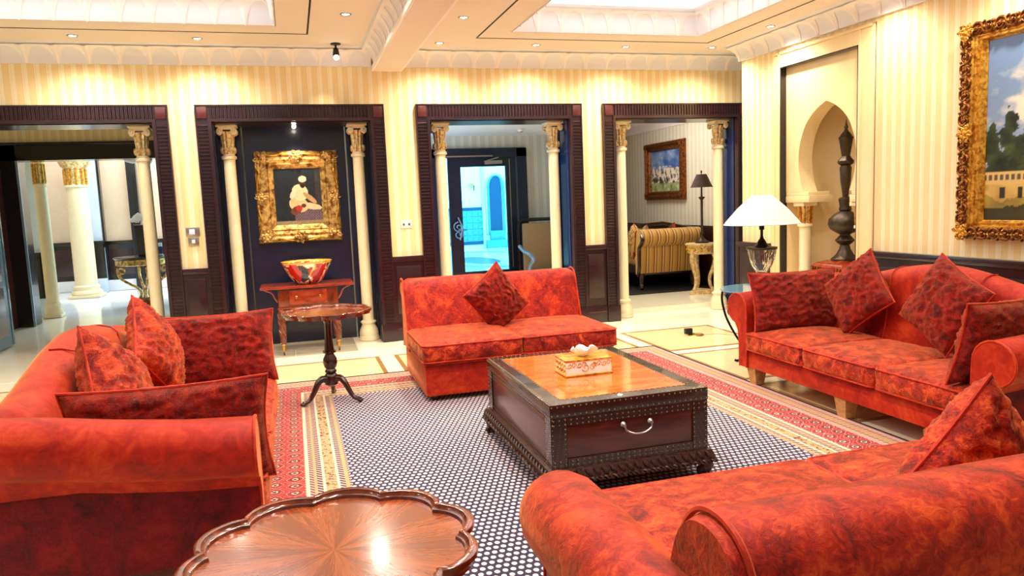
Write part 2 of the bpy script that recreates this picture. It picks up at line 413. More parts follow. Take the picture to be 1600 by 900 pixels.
# ---- floor slab, marble panels with brown inlay lines
m = MB()
m.box((-6, -1.5, -0.12), (8.0, 8.62, -0.004))
m.box((-6, 8.62, -0.12), (3.6, 12.6, -0.004))
m.box((3.75, 8.70, -0.12), (6.3, 15, 0.05))
m.box((3.6, 8.62, -0.12), (6.3, 8.70, -0.004)); m.box((3.6, 8.70, -0.12), (3.75, 10.5, -0.004))
floor_ = struct('floor', m, M['mar_c'], 'polished cream marble floor with brown inlaid panels', 'floor')
m = MB(); m.box((-6, 12.6, -0.12), (2.0, 22, -0.004)); lf = m.build('lobby_paving', M['mar_w'], floor_)
m = MB(); m.box((2.0, 12.6, -0.12), (4.6, 15.25, -0.004)); m.box((2.0, 15.25, -0.12), (9, 24.2, -0.004)); m.box((3.6, 10.66, -0.12), (4.6, 12.6, -0.004)); m.build('courtyard_paving', M['mar_w'], floor_)
PER = 1.24
pm = None; im = None; ih = None
def panel_at(x0, y0, w=1.09, h=1.11):
    global pm, im, ih
    if pm is None:
        a = MB(); a.box((0.042, 0.042, -0.004), (w-0.042, h-0.042, 0.0)); pm = a.build('marble_panel', M['mar_p'], floor_)
        a = MB(); a.box((0, 0, -0.004), (0.04, h, 0.0006)); im = a.build('brown_inlay', M['mar_b'], floor_)
        a = MB(); a.box((0.04, 0, -0.004), (w-0.04, 0.04, 0.0006)); ih = a.build('brown_inlay', M['mar_b'], floor_)
        P, I, J = pm, im, ih
    else:
        P, I, J = dup(pm, floor_), dup(im, floor_), dup(ih, floor_)
    P.location = (x0, y0, 0); I.location = (x0, y0, 0); J.location = (x0, y0, 0)
    dup(im, floor_, (x0+w-0.04, y0, 0)); dup(ih, floor_, (x0, y0+h-0.04, 0))
for iy in range(0, 3):
    for ix in range(-3, 4):
        x0 = 0.89 + ix*PER + (0.02 if ix >= 1 else 0); y0 = 6.38 - iy*1.26
        if iy > 0 and 0 <= ix <= 1: continue
        if x0 + 1.09 > 5.05: continue
        panel_at(x0, y0)
# border slabs along the back wall
tl = None
for k in range(-6, 8):
    x0 = -0.06 + k*0.64
    if x0 > 5.3 or (0.577 < x0 < 0.7): pass
    a = MB(); a.box((x0, 7.905, -0.004), (min(x0+0.634, 5.6), 8.27, 0.0)); a.build('border_slab', M['mar_g'] if -0.72 < x0 < 0.5 else M['mar_c'], floor_)
a = MB(); a.box((-0.7, 8.27, -0.004), (0.577, 8.755, 0.0008)); a.build('alcove_slab', M['mar_g'], floor_)
a = MB(); a.box((3.74, 8.70, 0.05), (5.35, 9.1, 0.058)); a.build('threshold_slab', M['mar_c'], floor_)
a = MB(); a.box((4.69, 9.96, 0.05), (X4_-0.03, 14, 0.062)); cp = a.build('charcoal_carpet', M['carpet'])
tag(cp, 'charcoal carpet in the sitting room under the striped sofa', 'carpet')

# ---- back wall
m = MB()
inner = [(a+CW-0.02, b-CW+0.02) for a, b in OPEN]
xs = [-5.2] + [v for ab in inner for v in ab] + [5.75]
for k in range(0, len(xs), 2):
    m.box((xs[k], YB, 0), (xs[k+1], YB2, ZC))
for a, b in inner: m.box((a, YB, ZI+0.02), (b, YB2, ZC))
wall_back = struct('wall_back', m, M['paper_b'], 'yellow striped wallpaper wall with four dark framed openings', 'wall')
# alcove lining panels behind the gilt painting
al = thing('wall_alcove', 'navy lacquered panelling lining the alcove behind the gilt framed painting', 'panelling', kind='structure')
for i, (a, b, y) in enumerate([(-0.80, -0.47, 8.70), (-0.455, 0.63, 8.76), (0.645, 0.95, 8.70)]):
    k = MB(); k.box((a, y, 0), (b, y+0.08, 2.7)); k.build('alcove_panel', M['navy'], al)
k = MB(); k.box((-0.8, 8.3, 2.45), (0.95, 8.84, 2.5)); k.build('alcove_soffit', M['navy'], al)

# ---- reeded casings round the openings
def casing(i, a, b, lab, lining):
    t = thing('trim_%d' % (i+1), lab, 'door casing', (0, YB, 0), kind='structure')
    yf = -0.045
    for s, x0 in ((1, a), (-1, b-CW)):
        if x0 < -3.95: continue
        k = MB(); k.box((x0, yf, 0.20), (x0+CW, 0.02, ZI)); k.build('jamb_casing', M['dark'], t)
        xi = x0+CW-0.032 if s > 0 else x0
        k = MB(); k.box((xi, yf-0.018, 0.20), (xi+0.032, yf+0.01, ZI)); k.build('inner_fillet', M['dark'], t)
        xo = x0 if s > 0 else x0+CW-0.014
        k = MB(); k.box((xo, yf-0.014, 0.20), (xo+0.014, yf+0.01, ZT)); k.build('outer_bead', M['dark'], t)
        k = MB(); z = 0.215; ra, rb = (x0+0.018, x0+CW-0.036) if s > 0 else (x0+0.036, x0+CW-0.018)
        while z < ZI-0.02:
            k.prism([(yf+0.002, z), (yf-0.013, z+0.007), (yf-0.013, z+0.018), (yf+0.002, z+0.025)], ra, rb, 'x'); z += 0.0365
        tag(k.build('reeding', M['dark'], t, 0), kind='stuff')
        k = MB(); k.box((ra, yf-0.02, ZI+0.03), (rb, yf+0.01, ZT-0.02), 0.006); k.build('corner_block', M['dark2'], t)
        k = MB(); k.box((x0-0.008, yf-0.03, 0), (x0+CW+0.008, 0.02, 0.20), 0.006); k.build('plinth_block', M['dark'], t)
        lx = x0+CW-0.012 if s > 0 else x0-0.012
        k = MB(); k.box((lx, 0.02, 0), (lx+0.024, 0.47, ZI)); k.build('jamb_lining', M[lining], t)
        k = MB(); k.box((lx+(0.024 if s > 0 else -0.012), 0.30, 0), (lx+(0.036 if s > 0 else 0), 0.46, ZI)); k.build('lining_stile', M['black'], t)
    k = MB(); k.box((a, yf, ZI), (b, 0.02, ZT)); k.build('head_casing', M['dark'], t)
    k = MB(); k.box((a, yf-0.016, ZT-0.014), (b, yf+0.01, ZT)); k.build('outer_bead', M['dark'], t)
    k = MB(); k.box((a+CW-0.03, yf-0.018, ZI), (b-CW+0.03, yf+0.01, ZI+0.03)); k.build('inner_fillet', M['dark'], t)
    k = MB(); x = a+CW-0.01
    while x < b-CW-0.01:
        k.prism([(x, yf+0.002), (x+0.007, yf-0.013), (x+0.018, yf-0.013), (x+0.025, yf+0.002)], ZI+0.034, ZT-0.02, 'z'); x += 0.0365
    tag(k.build('reeding', M['dark'], t, 0), kind='stuff')
    k = MB(); k.box((a+0.1, 0.02, ZI-0.01), (b-0.1, 0.47, ZI+0.012)); k.build('head_lining', M['dark'], t)
casing(0, *OPEN[0], 'dark reeded casing of the wide lobby opening at far left', 'black')
casing(1, *OPEN[1], 'dark reeded casing round the navy alcove with painting', 'navy')
casing(2, *OPEN[2], 'dark reeded casing of the opening before the blue glass door', 'blue')
casing(3, *OPEN[3], 'dark reeded casing of the opening to the room with striped sofa', 'blue')

# ---- wainscot on the wall piers
def wains(nm, x0, x1, lab):
    t = thing(nm, lab, 'wainscot', (0, YB, 0), kind='structure')
    k = MB(); k.box((x0, -0.03, 0.2), (x1, 0, 0.90)); k.build('back_board', M['dark'], t)
    k = MB(); k.box((x0, -0.055, 0.885), (x1, 0, 0.94), 0.006); k.build('dado_rail', M['dark'], t)
    k = MB(); k.box((x0+0.035, -0.042, 0.30), (x1-0.035, 0, 0.83), 0.008); k.build('raised_panel', M['dark'], t)
    k = MB(); k.box((x0, -0.06, 0), (x1, 0, 0.20), 0.006); k.build('skirting', M['dark'], t)
    k = MB(); k.box((x0+.02, -0.066, 0.125), (x1-.02, 0, 0.14)); k.build('skirting_bead', M['dark2'], t)
wains('trim_5', OPEN[0][1], OPEN[1][0], 'dark wainscot panel between the lobby opening and the alcove')
wains('trim_6', OPEN[1][1], OPEN[2][0], 'dark wainscot panel left of the glass door opening')
wains('trim_7', OPEN[2][1], OPEN[3][0], 'dark wainscot panel between the glass door and sitting room openings')

# ---- right wall with niche recess
NY0, NY1, NZ = 5.84, 6.99, 2.79       # recess
SY0, SY1, SZ = 5.635, 7.11, 2.95      # stone surround
m = MB()
m.box((XR, 1.0, 0), (XR+0.9, SY0, ZC)); m.box((XR, SY1, 0), (XR+0.25, 7.72, ZC)); m.box((XR, SY0, SZ), (XR+0.25, SY1, ZC))
wall_right = struct('wall_right', m, M['paper_r'], 'yellow striped right wall with the stone niche and gilt landscape', 'wall')
t = thing('trim_8', 'ivory stone surround framing the arched niche', 'surround', kind='structure')
for a, b, c, d in ((SY0, NY0, 0, SZ), (NY1, SY1, 0, SZ)):
    k = MB(); k.box((XR-0.015, a, c), (XR+0.22, b, d)); k.build('stone_jamb', M['stone'], t)
    k = MB(); k.box((XR-0.03, a+0.0, c), (XR, a+0.03, d), 0.008); k.build('stone_bead', M['stone'], t)
    k = MB(); k.box((XR-0.025, b-0.03, c), (XR, b, d), 0.008); k.build('stone_bead', M['stone'], t)
k = MB(); k.box((XR-0.015, NY0, NZ), (XR+0.22, NY1, SZ)); k.build('stone_lintel', M['stone'], t)
k = MB(); k.box((XR-0.03, SY0, SZ-0.03), (XR, SY1, SZ), 0.008); k.build('stone_bead', M['stone'], t)
k = MB(); k.box((XR-0.02, NY1-0.012, 0), (XR+0.06, NY1, NZ)); k.build('dark_reveal', M['black'], t)
k = MB(); k.box((XR-0.02, NY0, NZ-0.014), (XR+0.06, NY1, NZ)); k.build('dark_reveal', M['black'], t)
k = MB(); k.box((XR-0.02, NY0, 0), (XR+0.06, NY0+0.012, NZ)); k.build('dark_reveal', M['black'], t)
# niche: ogee horseshoe arch cut through the panel, curved back
t = thing('wall_niche', 'ivory stone niche with pointed horseshoe arch beside the lamp', 'niche', kind='structure')
NC = (NY0+NY1)/2 - 0.06
XP = XR+0.05
prof = [(0.335, 1.47), (0.375, 1.56), (0.408, 1.68), (0.42, 1.80), (0.408, 1.92), (0.372, 2.04), (0.305, 2.16), (0.20, 2.26), (0.09, 2.325), (0.0, 2.36)]
pp = [p for p in smooth_path([(a, b, 0) for a, b in prof], 3)]
arch = [(NC-p.x, p.y) for p in pp] + [(NC+p.x, p.y) for p in reversed(pp[:-1])]
def panel_with_arch(x0, x1, ya, yb, za, zb):
    k = MB(); half = len(pp)
    # left side (y<NC) strip, right side strip, top
    for side, pts in ((ya, arch[:half]), (yb, list(reversed(arch[half-1:])))):
        for i in range(len(pts)-1):
            (p0, q0), (p1, q1) = pts[i], pts[i+1]
            vs = [(x0, side, q0), (x0, p0, q0), (x0, p1, q1), (x0, side, q1), (x1, side, q0), (x1, p0, q0), (x1, p1, q1), (x1, side, q1)]
            k.add(vs, [(0,1,2,3), (7,6,5,4), (1,5,6,2)])
    k.box((x0, ya, arch[half-1][1]), (x1, yb, zb))
    k.add([(x0, ya, za), (x0, arch[0][0], za), (x1, arch[0][0], za), (x1, ya, za)], [(0,1,2,3)])
    k.add([(x0, yb, za), (x0, arch[-1][0], za), (x1, arch[-1][0], za), (x1, yb, za)], [(0,1,2,3)])
    return k
panel_with_arch(XP, XP+0.17, NY0+0.012, NY1-0.012, 1.47, NZ-0.014).build('arch_panel', M['stone'], t, 0)
k = MB(); nn = 12; rings = []
for z in (-0.01, 2.75):
    rings.append([(XP+0.17+0.42*sin(pi*i/nn)**0.6, NC+0.50*cos(pi*i/nn), z) for i in range(nn+1)])
k.loft(rings, closed=False, caps=False); k.build('niche_back', M['stone'], t, 50, fix=False)
k = MB(); k.box((XP+0.1, NY0-0.1, 2.6), (XP+0.8, NY1+0.1, 2.65)); k.build('niche_top', M['stone'], t)
k = MB(); k.box((XP+0.17, NC+0.5, 0), (XP+0.2, NY1+.05, 2.6)); k.box((XP+0.17, NY0-.05, 0), (XP+0.2, NC-0.5, 2.6)); k.build('niche_cheek', M['stone'], t)
for y0, y1 in ((NC+0.24, NY1-0.012), (NY0+0.012, NC-0.345)):
    k = MB(); k.box((XP-0.005, y0, 1.36), (XP+0.30, y1, 1.43), 0.006); k.box((XP-0.0, y0+.02 if y0 > NC else y0, 1.43), (XP+0.26, y1 if y0 > NC else y1-.02, 1.47), 0.006)
    k.build('impost_ledge', M['stone'], t)
# wainscot on the right wall
def wains_r(nm, y0, y1, lab, n=1):
    t = thing(nm, lab, 'wainscot', (XR, 0, 0), kind='structure')
    k = MB(); k.box((-0.03, y0, 0.18), (0, y1, 0.87)); k.build('back_board', M['dark'], t)
    k = MB(); k.box((-0.07, y0-0.02, 0.86), (0, y1+0.02, 0.915), 0.006); k.build('dado_rail', M['dark'], t)
    for i in range(n):
        a = y0 + (y1-y0)*i/n; b = y0 + (y1-y0)*(i+1)/n
        k = MB(); k.box((-0.042, a+0.06, 0.28), (0, b-0.06, 0.78), 0.008); k.build('raised_panel', M['dark'], t)
    k = MB(); k.box((-0.06, y0, 0), (0, y1, 0.18), 0.006); k.build('skirting', M['dark'], t)
wains_r('trim_9', 7.19, 7.74, 'dark wainscot panel on the pier right of the sitting room opening')
wains_r('trim_10', 1.5, 5.62, 'dark wainscot running behind the three seat sofa', 4)

# ---- ceiling with two luminous trays, beam, slots
TR = [(-3.05, -0.02, 2.6, 7.25), (2.20, 4.27, 2.6, 7.25)]
m = MB()
def slab(x0, x1, y0, y1): m.box((x0, y0, ZC), (x1, y1, ZC+0.08))
slab(-6, TR[0][0], -1.5, YB2); slab(TR[0][1], TR[1][0], -1.5, YB2); slab(TR[1][1], 6.0, -1.5, YB2)
for a, b, c, d in TR: slab(a, b, d, YB2); slab(a, b, -1.5, c)
ceiling = struct('ceiling', m, M['ceil'], 'pale ceiling with two luminous coffers and recessed lights', 'ceiling')
for a, b, c, d in TR:
    k = MB(); k.box((a+0.1, c+0.1, 3.40), (b-0.1, d-0.1, 3.42)); k.build('luminous_panel', M['sky'], ceiling)
    # thin dark slot round each tray
    o_ = 0.29; ww = 0.016
    for q in (((a-o_, d+o_, 0), (b+o_, d+o_+ww)), ((a-o_, c-o_, 0), (a-o_+ww, d+o_)), ((b+o_-ww, c-o_, 0), (b+o_, d+o_)), ((a-o_, c-o_-ww, 0), (b+o_, c-o_))):
        k = MB(); k.box((q[0][0], q[0][1], ZC-0.003), (q[1][0], q[1][1], ZC+0.01)); k.build('air_slot', M['slot'], ceiling)
m = MB(); m.box((0.95, -1.5, 2.94), (1.23, YB, ZC)); beam = struct('ceiling_beam', m, M['ceil'], 'boxed beam crossing the ceiling above the loveseat', 'beam')
m = MB(); m.box((0.925, -1.5, 2.94), (0.95, YB, 2.985), 0.004); m.build('beam_moulding', M['white'], beam)
m = MB(); m.box((1.23, -1.5, 2.94), (1.255, YB, 2.985), 0.004); m.build('beam_moulding', M['white'], beam)

# ---- arcaded cornices: a coved strip plus one arch piece per bay
def cove(prof, p0, p1, nm, lab, bay, mat, out, thick=0.008, narrow=0.0):
    """prof: list of (outward, z); runs from p0 to p1 (xy), `out` is the unit outward direction"""
    t = thing(nm, lab, 'cornice', kind='structure')
    P0, P1 = Vector((*p0, 0)), Vector((*p1, 0)); L = (P1-P0).length; dr = (P1-P0)/L; o = Vector((*out, 0))
    k = MB()
    back = [(-0.005, prof[-1][1]), (-0.005, prof[0][1])]
    ring = lambda s: [tuple(P0+dr*s+o*a+Vector((0, 0, z))) for a, z in list(prof)+back]
    k.loft([ring(0), ring(L)]); k.build('cove_strip', M['coolwhite'], t, 40)
    nb = max(1, round(L/bay)); bw = L/nb
    dense = smooth_path([(a, z, 0) for a, z in prof[1:-1]], 3); nv = len(dense)
    def S_(v, off):
        f = max(0, min(1, v))*(nv-1); i = min(nv-2, int(f)); p = dense[i].lerp(dense[i+1], f-i)
        tg = (dense[i+1]-dense[i]); nr = Vector((tg.y, -tg.x, 0)).normalized()
        p = p+nr*off
        return p
    k = MB(); nu = 14; rows = 5
    def hgt(u):
        a = abs(u-0.5)/0.43
        return 0.0 if a >= 1 else 0.86*sqrt(max(0, 1-a**2.2))
    top = []; lip = []
    for i in range(nu+1):
        u = 0.5-0.5*cos(pi*i/nu) if True else i/nu
        h = hgt(u)
        r = []
        for j in range(rows+1):
            v = h+(1-h)*j/rows
            p = S_(v, thick); r.append(tuple(dr*(u*bw)+o*p.x+Vector((0, 0, p.y))))
        p = S_(h, 0.0); r.insert(0, tuple(dr*(u*bw)+o*p.x+Vector((0, 0, p.y))))
        top.append(r)
    k.loft(top, closed=False, caps=False)
    # pendant drop between two arches
    pd = []
    for v, wd in ((0.02, 0.010), (0.25, 0.016), (0.55, 0.022), (0.8, 0.032), (0.98, 0.04)):
        a, b, c = S_(v, thick*0.9), S_(v, thick*2.2), S_(v, thick*0.9)
        pd.append([tuple(dr*(-wd)+o*a.x+Vector((0, 0, a.y))), tuple(o*b.x+Vector((0, 0, b.y))), tuple(dr*wd+o*c.x+Vector((0, 0, c.y)))])
    k.loft(pd, closed=False, caps=False)
    base = k.build('arch_bay', mat, t, 40, fix=False)
    base.location = P0
    for i in range(1, nb): dup(base, t, P0+dr*(i*bw))
    return t
CP = [(0.0, 2.985), (0.03, 2.985), (0.035, 3.01), (0.05, 3.05), (0.085, 3.09), (0.14, 3.12), (0.21, 3.135), (0.25, 3.15)]
cove(CP, (-4.2, YB), (0.925, YB), 'trim_11', 'arcaded cornice along the back wall left of the beam', 0.27, M['white'], (0, -1))
cove(CP, (1.255, YB), (5.5, YB), 'trim_12', 'arcaded cornice along the back wall right of the beam', 0.27, M['white'], (0, -1))
cove(CP, (XR, 7.72), (XR, 1.0), 'trim_13', 'arcaded cornice along the top of the right wall', 0.27, M['white'], (-1, 0))
BPf = [(0.0, 2.985), (0.012, 2.985), (0.016, 3.01), (0.03, 3.05), (0.055, 3.09), (0.09, 3.12), (0.13, 3.135), (0.15, 3.15)]
cove(BPf, (0.95, -1.4), (0.95, YB-0.2), 'trim_14', 'arcaded cornice on the left face of the ceiling beam', 0.27, M['white'], (-1, 0))
TPf = [(0.0, 3.15), (0.012, 3.15), (0.02, 3.17), (0.025, 3.23), (0.035, 3.29), (0.06, 3.34), (0.105, 3.37), (0.13, 3.40)]
nm_ = 15
for (a, b, c, d), wd in zip(TR, ('left', 'right')):
    cove(TPf, (a, d), (b, d), 'trim_%d' % nm_, 'arcaded cornice on the far edge of the %s luminous ceiling coffer' % wd, 0.245, M['white'], (0, -1)); nm_ += 1
    cove(TPf, (b, d), (b, c), 'trim_%d' % nm_, 'arcaded cornice on the right edge of the %s luminous ceiling coffer' % wd, 0.245, M['white'], (-1, 0)); nm_ += 1
    cove(TPf, (a, c), (a, d), 'trim_%d' % nm_, 'arcaded cornice on the left edge of the %s luminous ceiling coffer' % wd, 0.245, M['white'], (1, 0)); nm_ += 1

# ---- recessed downlights
def downlight(x, y, lab, w=SPOT_W):
    t = thing('recessed_downlight', lab, 'downlight', (x, y, ZC), group='recessed ceiling downlights')
    k = MB(); k.lathe([(0.032, 0.0), (0.034, -0.006), (0.047, -0.008), (0.05, -0.001), (0.05, 0.001), (0.032, 0.001)], n=18); k.build('rim', M['chrome'], t)
    k = MB(); k.lathe([(0.001, -0.004), (0.03, -0.003), (0.03, 0.001), (0.001, 0.001)], n=14); k.build('lens', M['bulb'], t)
    light('downlight_beam', 'SPOT', (0, 0, -0.03), w, (1.0, 0.89, 0.74), t, target=(0, 0, -1), spot_size=RAD(146), spot_blend=1.0, shadow_soft_size=0.04)
for x, y, lab in ((-1.79, 7.81, 'recessed downlight above the lobby opening'), (-0.74, 7.83, 'recessed downlight left of the alcove, nearest the back wall'),
                  (1.59, 7.82, 'recessed downlight close right of the beam near the back wall'), (2.64, 7.82, 'recessed downlight above the blue glass door opening'),
                  (3.69, 7.82, 'recessed downlight between the glass door and sitting room openings'), (4.74, 7.77, 'recessed downlight in the far right corner of the ceiling'),
                  (4.785, 6.74, 'recessed downlight beside the right wall cornice'), (0.566, 6.75, 'recessed downlight left of the beam, inside the dark slot line'),
                  (1.60, 6.74, 'recessed downlight right of the beam, beside the dark slot corner')):
    downlight(x, y, lab)
downlight(4.75, 4.2, 'recessed downlight over the gilt landscape painting', 60)
for i, y in enumerate((5.7, 4.65, 3.6, 2.55, 1.5)):
    for x, wd in ((0.566, 'left of'), (1.60, 'right of')):
        downlight(x, y, 'recessed downlight %s the beam, %s row from the back wall' % (wd, ('third', 'fourth', 'fifth', 'sixth', 'seventh')[i]))
downlight(4.785, 5.4, 'recessed downlight beside the right wall, above the lamp', 60); downlight(4.75, 2.8, 'recessed downlight beside the right wall, nearest the camera')
for i, y in enumerate((5.8, 3.9, 2.2)):
    downlight(-3.4, y, 'recessed downlight along the left edge of the room, %s from the back' % ('first', 'second', 'third')[i])
t = thing('ceiling_spotlight', 'black swivel spotlight hanging from the ceiling before the alcove', 'spotlight', (0.546, 7.94, ZC))
k = MB(); k.lathe([(0.05, 0.0), (0.05, -0.012), (0.01, -0.016), (0.01, -0.06), (0.001, -0.06)], n=14); k.build('mount', M['plug'], t)
k = MB(); k.lathe([(0.012, 0.06), (0.026, 0.05), (0.034, -0.01), (0.034, -0.03), (0.02, -0.03)], n=14); k.xf(Matrix.Translation((0, 0.01, -0.10)) @ Matrix.Rotation(RAD(16), 4, 'X')); k.build('lamp_head', M['plug'], t)
k = MB(); k.ball((0, 0.0, -0.135), 0.028, 12, 8); k.build('bulb', M['bulb'], t)
light('spotlight_beam', 'SPOT', (0, 0.02, -0.19), 10, (1, 0.85, 0.62), t, target=(-0.45, 0.8, -1.6), spot_size=RAD(50), spot_blend=0.7, shadow_soft_size=0.03)
# little picture light in the alcove soffit
t = thing('picture_spotlight', 'small spotlight in the alcove soffit above the gilt painting', 'spotlight', (0.09, 8.52, 2.43))
k = MB(); k.lathe([(0.03, 0.0), (0.034, -0.02), (0.02, -0.03), (0.001, -0.03)], n=12); k.build('housing', M['chrome'], t)
k = MB(); k.ball((0, -0.01, -0.04), 0.022, 10, 6); k.build('bulb', M['bulb'], t)
light('picture_beam', 'SPOT', (0, -0.03, -0.075), 28, (1, 0.80, 0.62), t, target=(0, 0.26, -0.75), spot_size=RAD(80), spot_blend=0.8, shadow_soft_size=0.03)

# ---- slim columns in the openings
def slim_column(x, lab, first=[None]):
    if first[0] is not None:
        return dup_tree(first[0], lab, (x, 8.52, 0), group='slim cream columns in the openings')
    t = thing('slim_column', lab, 'column', (x, 8.52, 0), group='slim cream columns in the openings'); first[0] = t
    k = MB(); k.lathe([(0.115, 0), (0.115, 0.025), (0.108, 0.03), (0.112, 0.04), (0.106, 0.05), (0.108, 0.075), (0.10, 0.12), (0.076, 0.17), (0.074, 0.185), (0.088, 0.20), (0.088, 0.212), (0.066, 0.225), (0.063, 0.24)], n=24); k.build('base', M['cream'], t)
    k = MB(); k.lathe([(0.063, 0.24), (0.0635, 1.0), (0.060, 2.05)], n=24); k.build('shaft', M['cream'], t)
    k = MB(); k.lathe([(0.060, 2.05), (0.078, 2.06), (0.078, 2.085), (0.062, 2.095), (0.06, 2.11)], n=24); k.build('collar', M['cream'], t)
    k = MB(); k.lathe([(0.056, 2.10), (0.06, 2.12), (0.058, 2.2), (0.07, 2.31), (0.085, 2.34)], n=24, scal=lambda a, z: 1+0.07*cos(12*a)); k.build('fluted_neck', M['creamgold'], t)
    for i in range(8):
        a = 2*pi*i/8+pi/8
        k = MB(); k.ball((0.066*cos(a), 0.066*sin(a), 2.15), 0.02, 8, 6, (1, 1, 1.9)); k.build('leaf', M['creamgold'], t)
    for sx in (-1, 1):
        for sy in (-1, 1):
            k = MB(); sp = spiral(1.6, 0.042, 0.010, 22, pi/2)
            k.tube([(sx*(0.074+p[0]*0.72), sy*(0.074+p[0]*0.0)+sy*0.012*i/22, 2.345+p[1]) for i, p in enumerate(sp)], 0.0115, 6)
            k.ball((sx*0.074, sy*0.078, 2.345), 0.018, 8, 6); k.build('volute', M['cream'], t)
    k = MB(); k.box((-0.105, -0.105, 2.385), (0.105, 0.105, ZI-0.01), 0.008); k.box((-0.085, -0.085, 2.36), (0.085, 0.085, 2.39)); k.build('abacus', M['cream'], t)
    return t
slim_column(-1.422, 'slim cream column at the right of the lobby opening')
slim_column(-0.592, 'slim cream column left of the gilt framed alcove painting')
slim_column(0.751, 'slim cream column right of the gilt framed alcove painting')
slim_column(1.675, 'slim cream column left of the blue glass door')
slim_column(3.044, 'slim cream column right of the blue glass door, beside the armchair')
slim_column(3.919, 'slim cream column left of the striped sofa room opening')
slim_column(5.268, 'slim cream column right of the striped sofa room, beside the small lamp')

# ================================================================== UPHOLSTERY
def nz(x, y, z, s): return noise.noise(Vector((x*s, y*s, z*s)))
def puff(wx, dy, hz, r=0.04, bulge=0.03, crumple=0.006, seed=0, n=(22, 18, 6)):
    """rounded, stuffed box centred on the origin"""
    def ticks(k, h):
        e = [(-1+2*i/k) for i in range(k+1)]
        return [math.copysign(abs(t)**0.75, t)*h for t in e]
    X, Y, Z = ticks(n[0], wx/2), ticks(n[1], dy/2), ticks(n[2], hz/2)
    bm = bmesh.new(); idx = {}
    def V(x, y, z):
        key = (round(x, 5), round(y, 5), round(z, 5))
        if key not in idx:
            q = Vector((max(-wx/2+r, min(wx/2-r, x)), max(-dy/2+r, min(dy/2-r, y)), max(-hz/2+r, min(hz/2-r, z))))
            d = Vector((x, y, z))-q
            p = q+(d.normalized()*r if d.length > 1e-6 else d)
            u, v = 2*p.x/wx, 2*p.y/dy
            b = bulge*max(0, 1-abs(u)**2.4)*max(0, 1-abs(v)**2.4)
            p.z += b if z > 0 else (-b*0.25 if z < -hz/2+1e-4 else 0)
            sb = bulge*0.5*max(0, 1-(2*p.z/hz)**2)
            p.x += sb*math.copysign(1, x)*max(0, 1-v*v) if abs(u) > 0.9 else 0
            p.y += sb*math.copysign(1, y)*max(0, 1-u*u) if abs(v) > 0.9 else 0
            if crumple:
                f = 1-abs(nz(p.x+seed, p.y, p.z, 12)); g = nz(p.x, p.y+seed*1.7, p.z, 30)
                p += p.normalized()*((f*f-0.6)*crumple+g*crumple*0.5)
            idx[key] = bm.verts.new(p)
        return idx[key]
    def side(A, B, fn, flip):
        for i in range(len(A)-1):
            for j in range(len(B)-1):
                q = [V(*fn(A[i], B[j])), V(*fn(A[i+1], B[j])), V(*fn(A[i+1], B[j+1])), V(*fn(A[i], B[j+1]))]
                try: bm.faces.new(q if not flip else q[::-1])
                except ValueError: pass
    side(X, Y, lambda a, b: (a, b, hz/2), False); side(X, Y, lambda a, b: (a, b, -hz/2), True)
    side(X, Z, lambda a, b: (a, -dy/2, b), False); side(X, Z, lambda a, b: (a, dy/2, b), True)
    side(Y, Z, lambda a, b: (wx/2, a, b), False); side(Y, Z, lambda a, b: (-wx/2, a, b), True)
    bm.verts.index_update()
    mb = MB(); mb.add([v.co[:] for v in bm.verts], [[v.index for v in f.verts] for f in bm.faces]); bm.free()
    return mb
def rrect(wx, dy, r, z, n=5):
    out = []
    for cx, cy, a0 in ((wx/2-r, dy/2-r, 0), (-wx/2+r, dy/2-r, 90), (-wx/2+r, -dy/2+r, 180), (wx/2-r, -dy/2+r, 270)):
        for i in range(n+1):
            a = RAD(a0+90*i/n); out.append((cx+r*cos(a), cy+r*sin(a), z))
    return out
def seat_cushion(parent, cx, cy, cz, wx, dy, hz, seed, mat='vel2'):
    mb = puff(wx, dy, hz, 0.035, 0.035, 0.012, seed, (40, 36, 8)); mb.xf(Matrix.Translation((cx, cy, cz)))
    o = mb.build('seat_cushion', M[mat], parent, 70)
    for zz in (hz/2-0.012, -hz/2+0.012):
        k = MB(); k.tube(rrect(wx+0.006, dy+0.006, 0.045, zz), 0.006, 6, True); k.xf(Matrix.Translation((cx, cy, cz))); k.build('piping', M['pipe'], o)
    return o
def pillow_mesh(a, b, t, seed, crumple=0.011, n=46):
    vs = []; fs = []
    for s in (1, -1):
        for j in range(n+1):
            for i in range(n+1):
                u, v = -1+2*i/n, -1+2*j/n
                prof = max(0, (1-u*u))**0.42*max(0, (1-v*v))**0.42
                pinch = 1-0.07*(1-v*v)*abs(u)**3; pinv = 1-0.07*(1-u*u)*abs(v)**3
                x, y = u*a/2*pinch, v*b/2*pinv
                z = s*t/2*prof
                if prof > 0.02:
                    f = 1-abs(nz(x+seed, y, s*0.3, 17)); g = 1-abs(nz(x, y+seed*1.3, s*0.7, 41))
                    z += s*crumple*min(1, prof*3)*((f*f-0.5)*2.2+(g*g-0.5)*1.1)
                vs.append((x, y, z))
    N = (n+1)*(n+1)
    for k in (0, 1):
        for j in range(n):
            for i in range(n):
                q = [k*N+j*(n+1)+i, k*N+j*(n+1)+i+1, k*N+(j+1)*(n+1)+i+1, k*N+(j+1)*(n+1)+i]
                fs.append(tuple(q if k == 0 else q[::-1]))
    m = MB(); m.add(vs, fs); return m
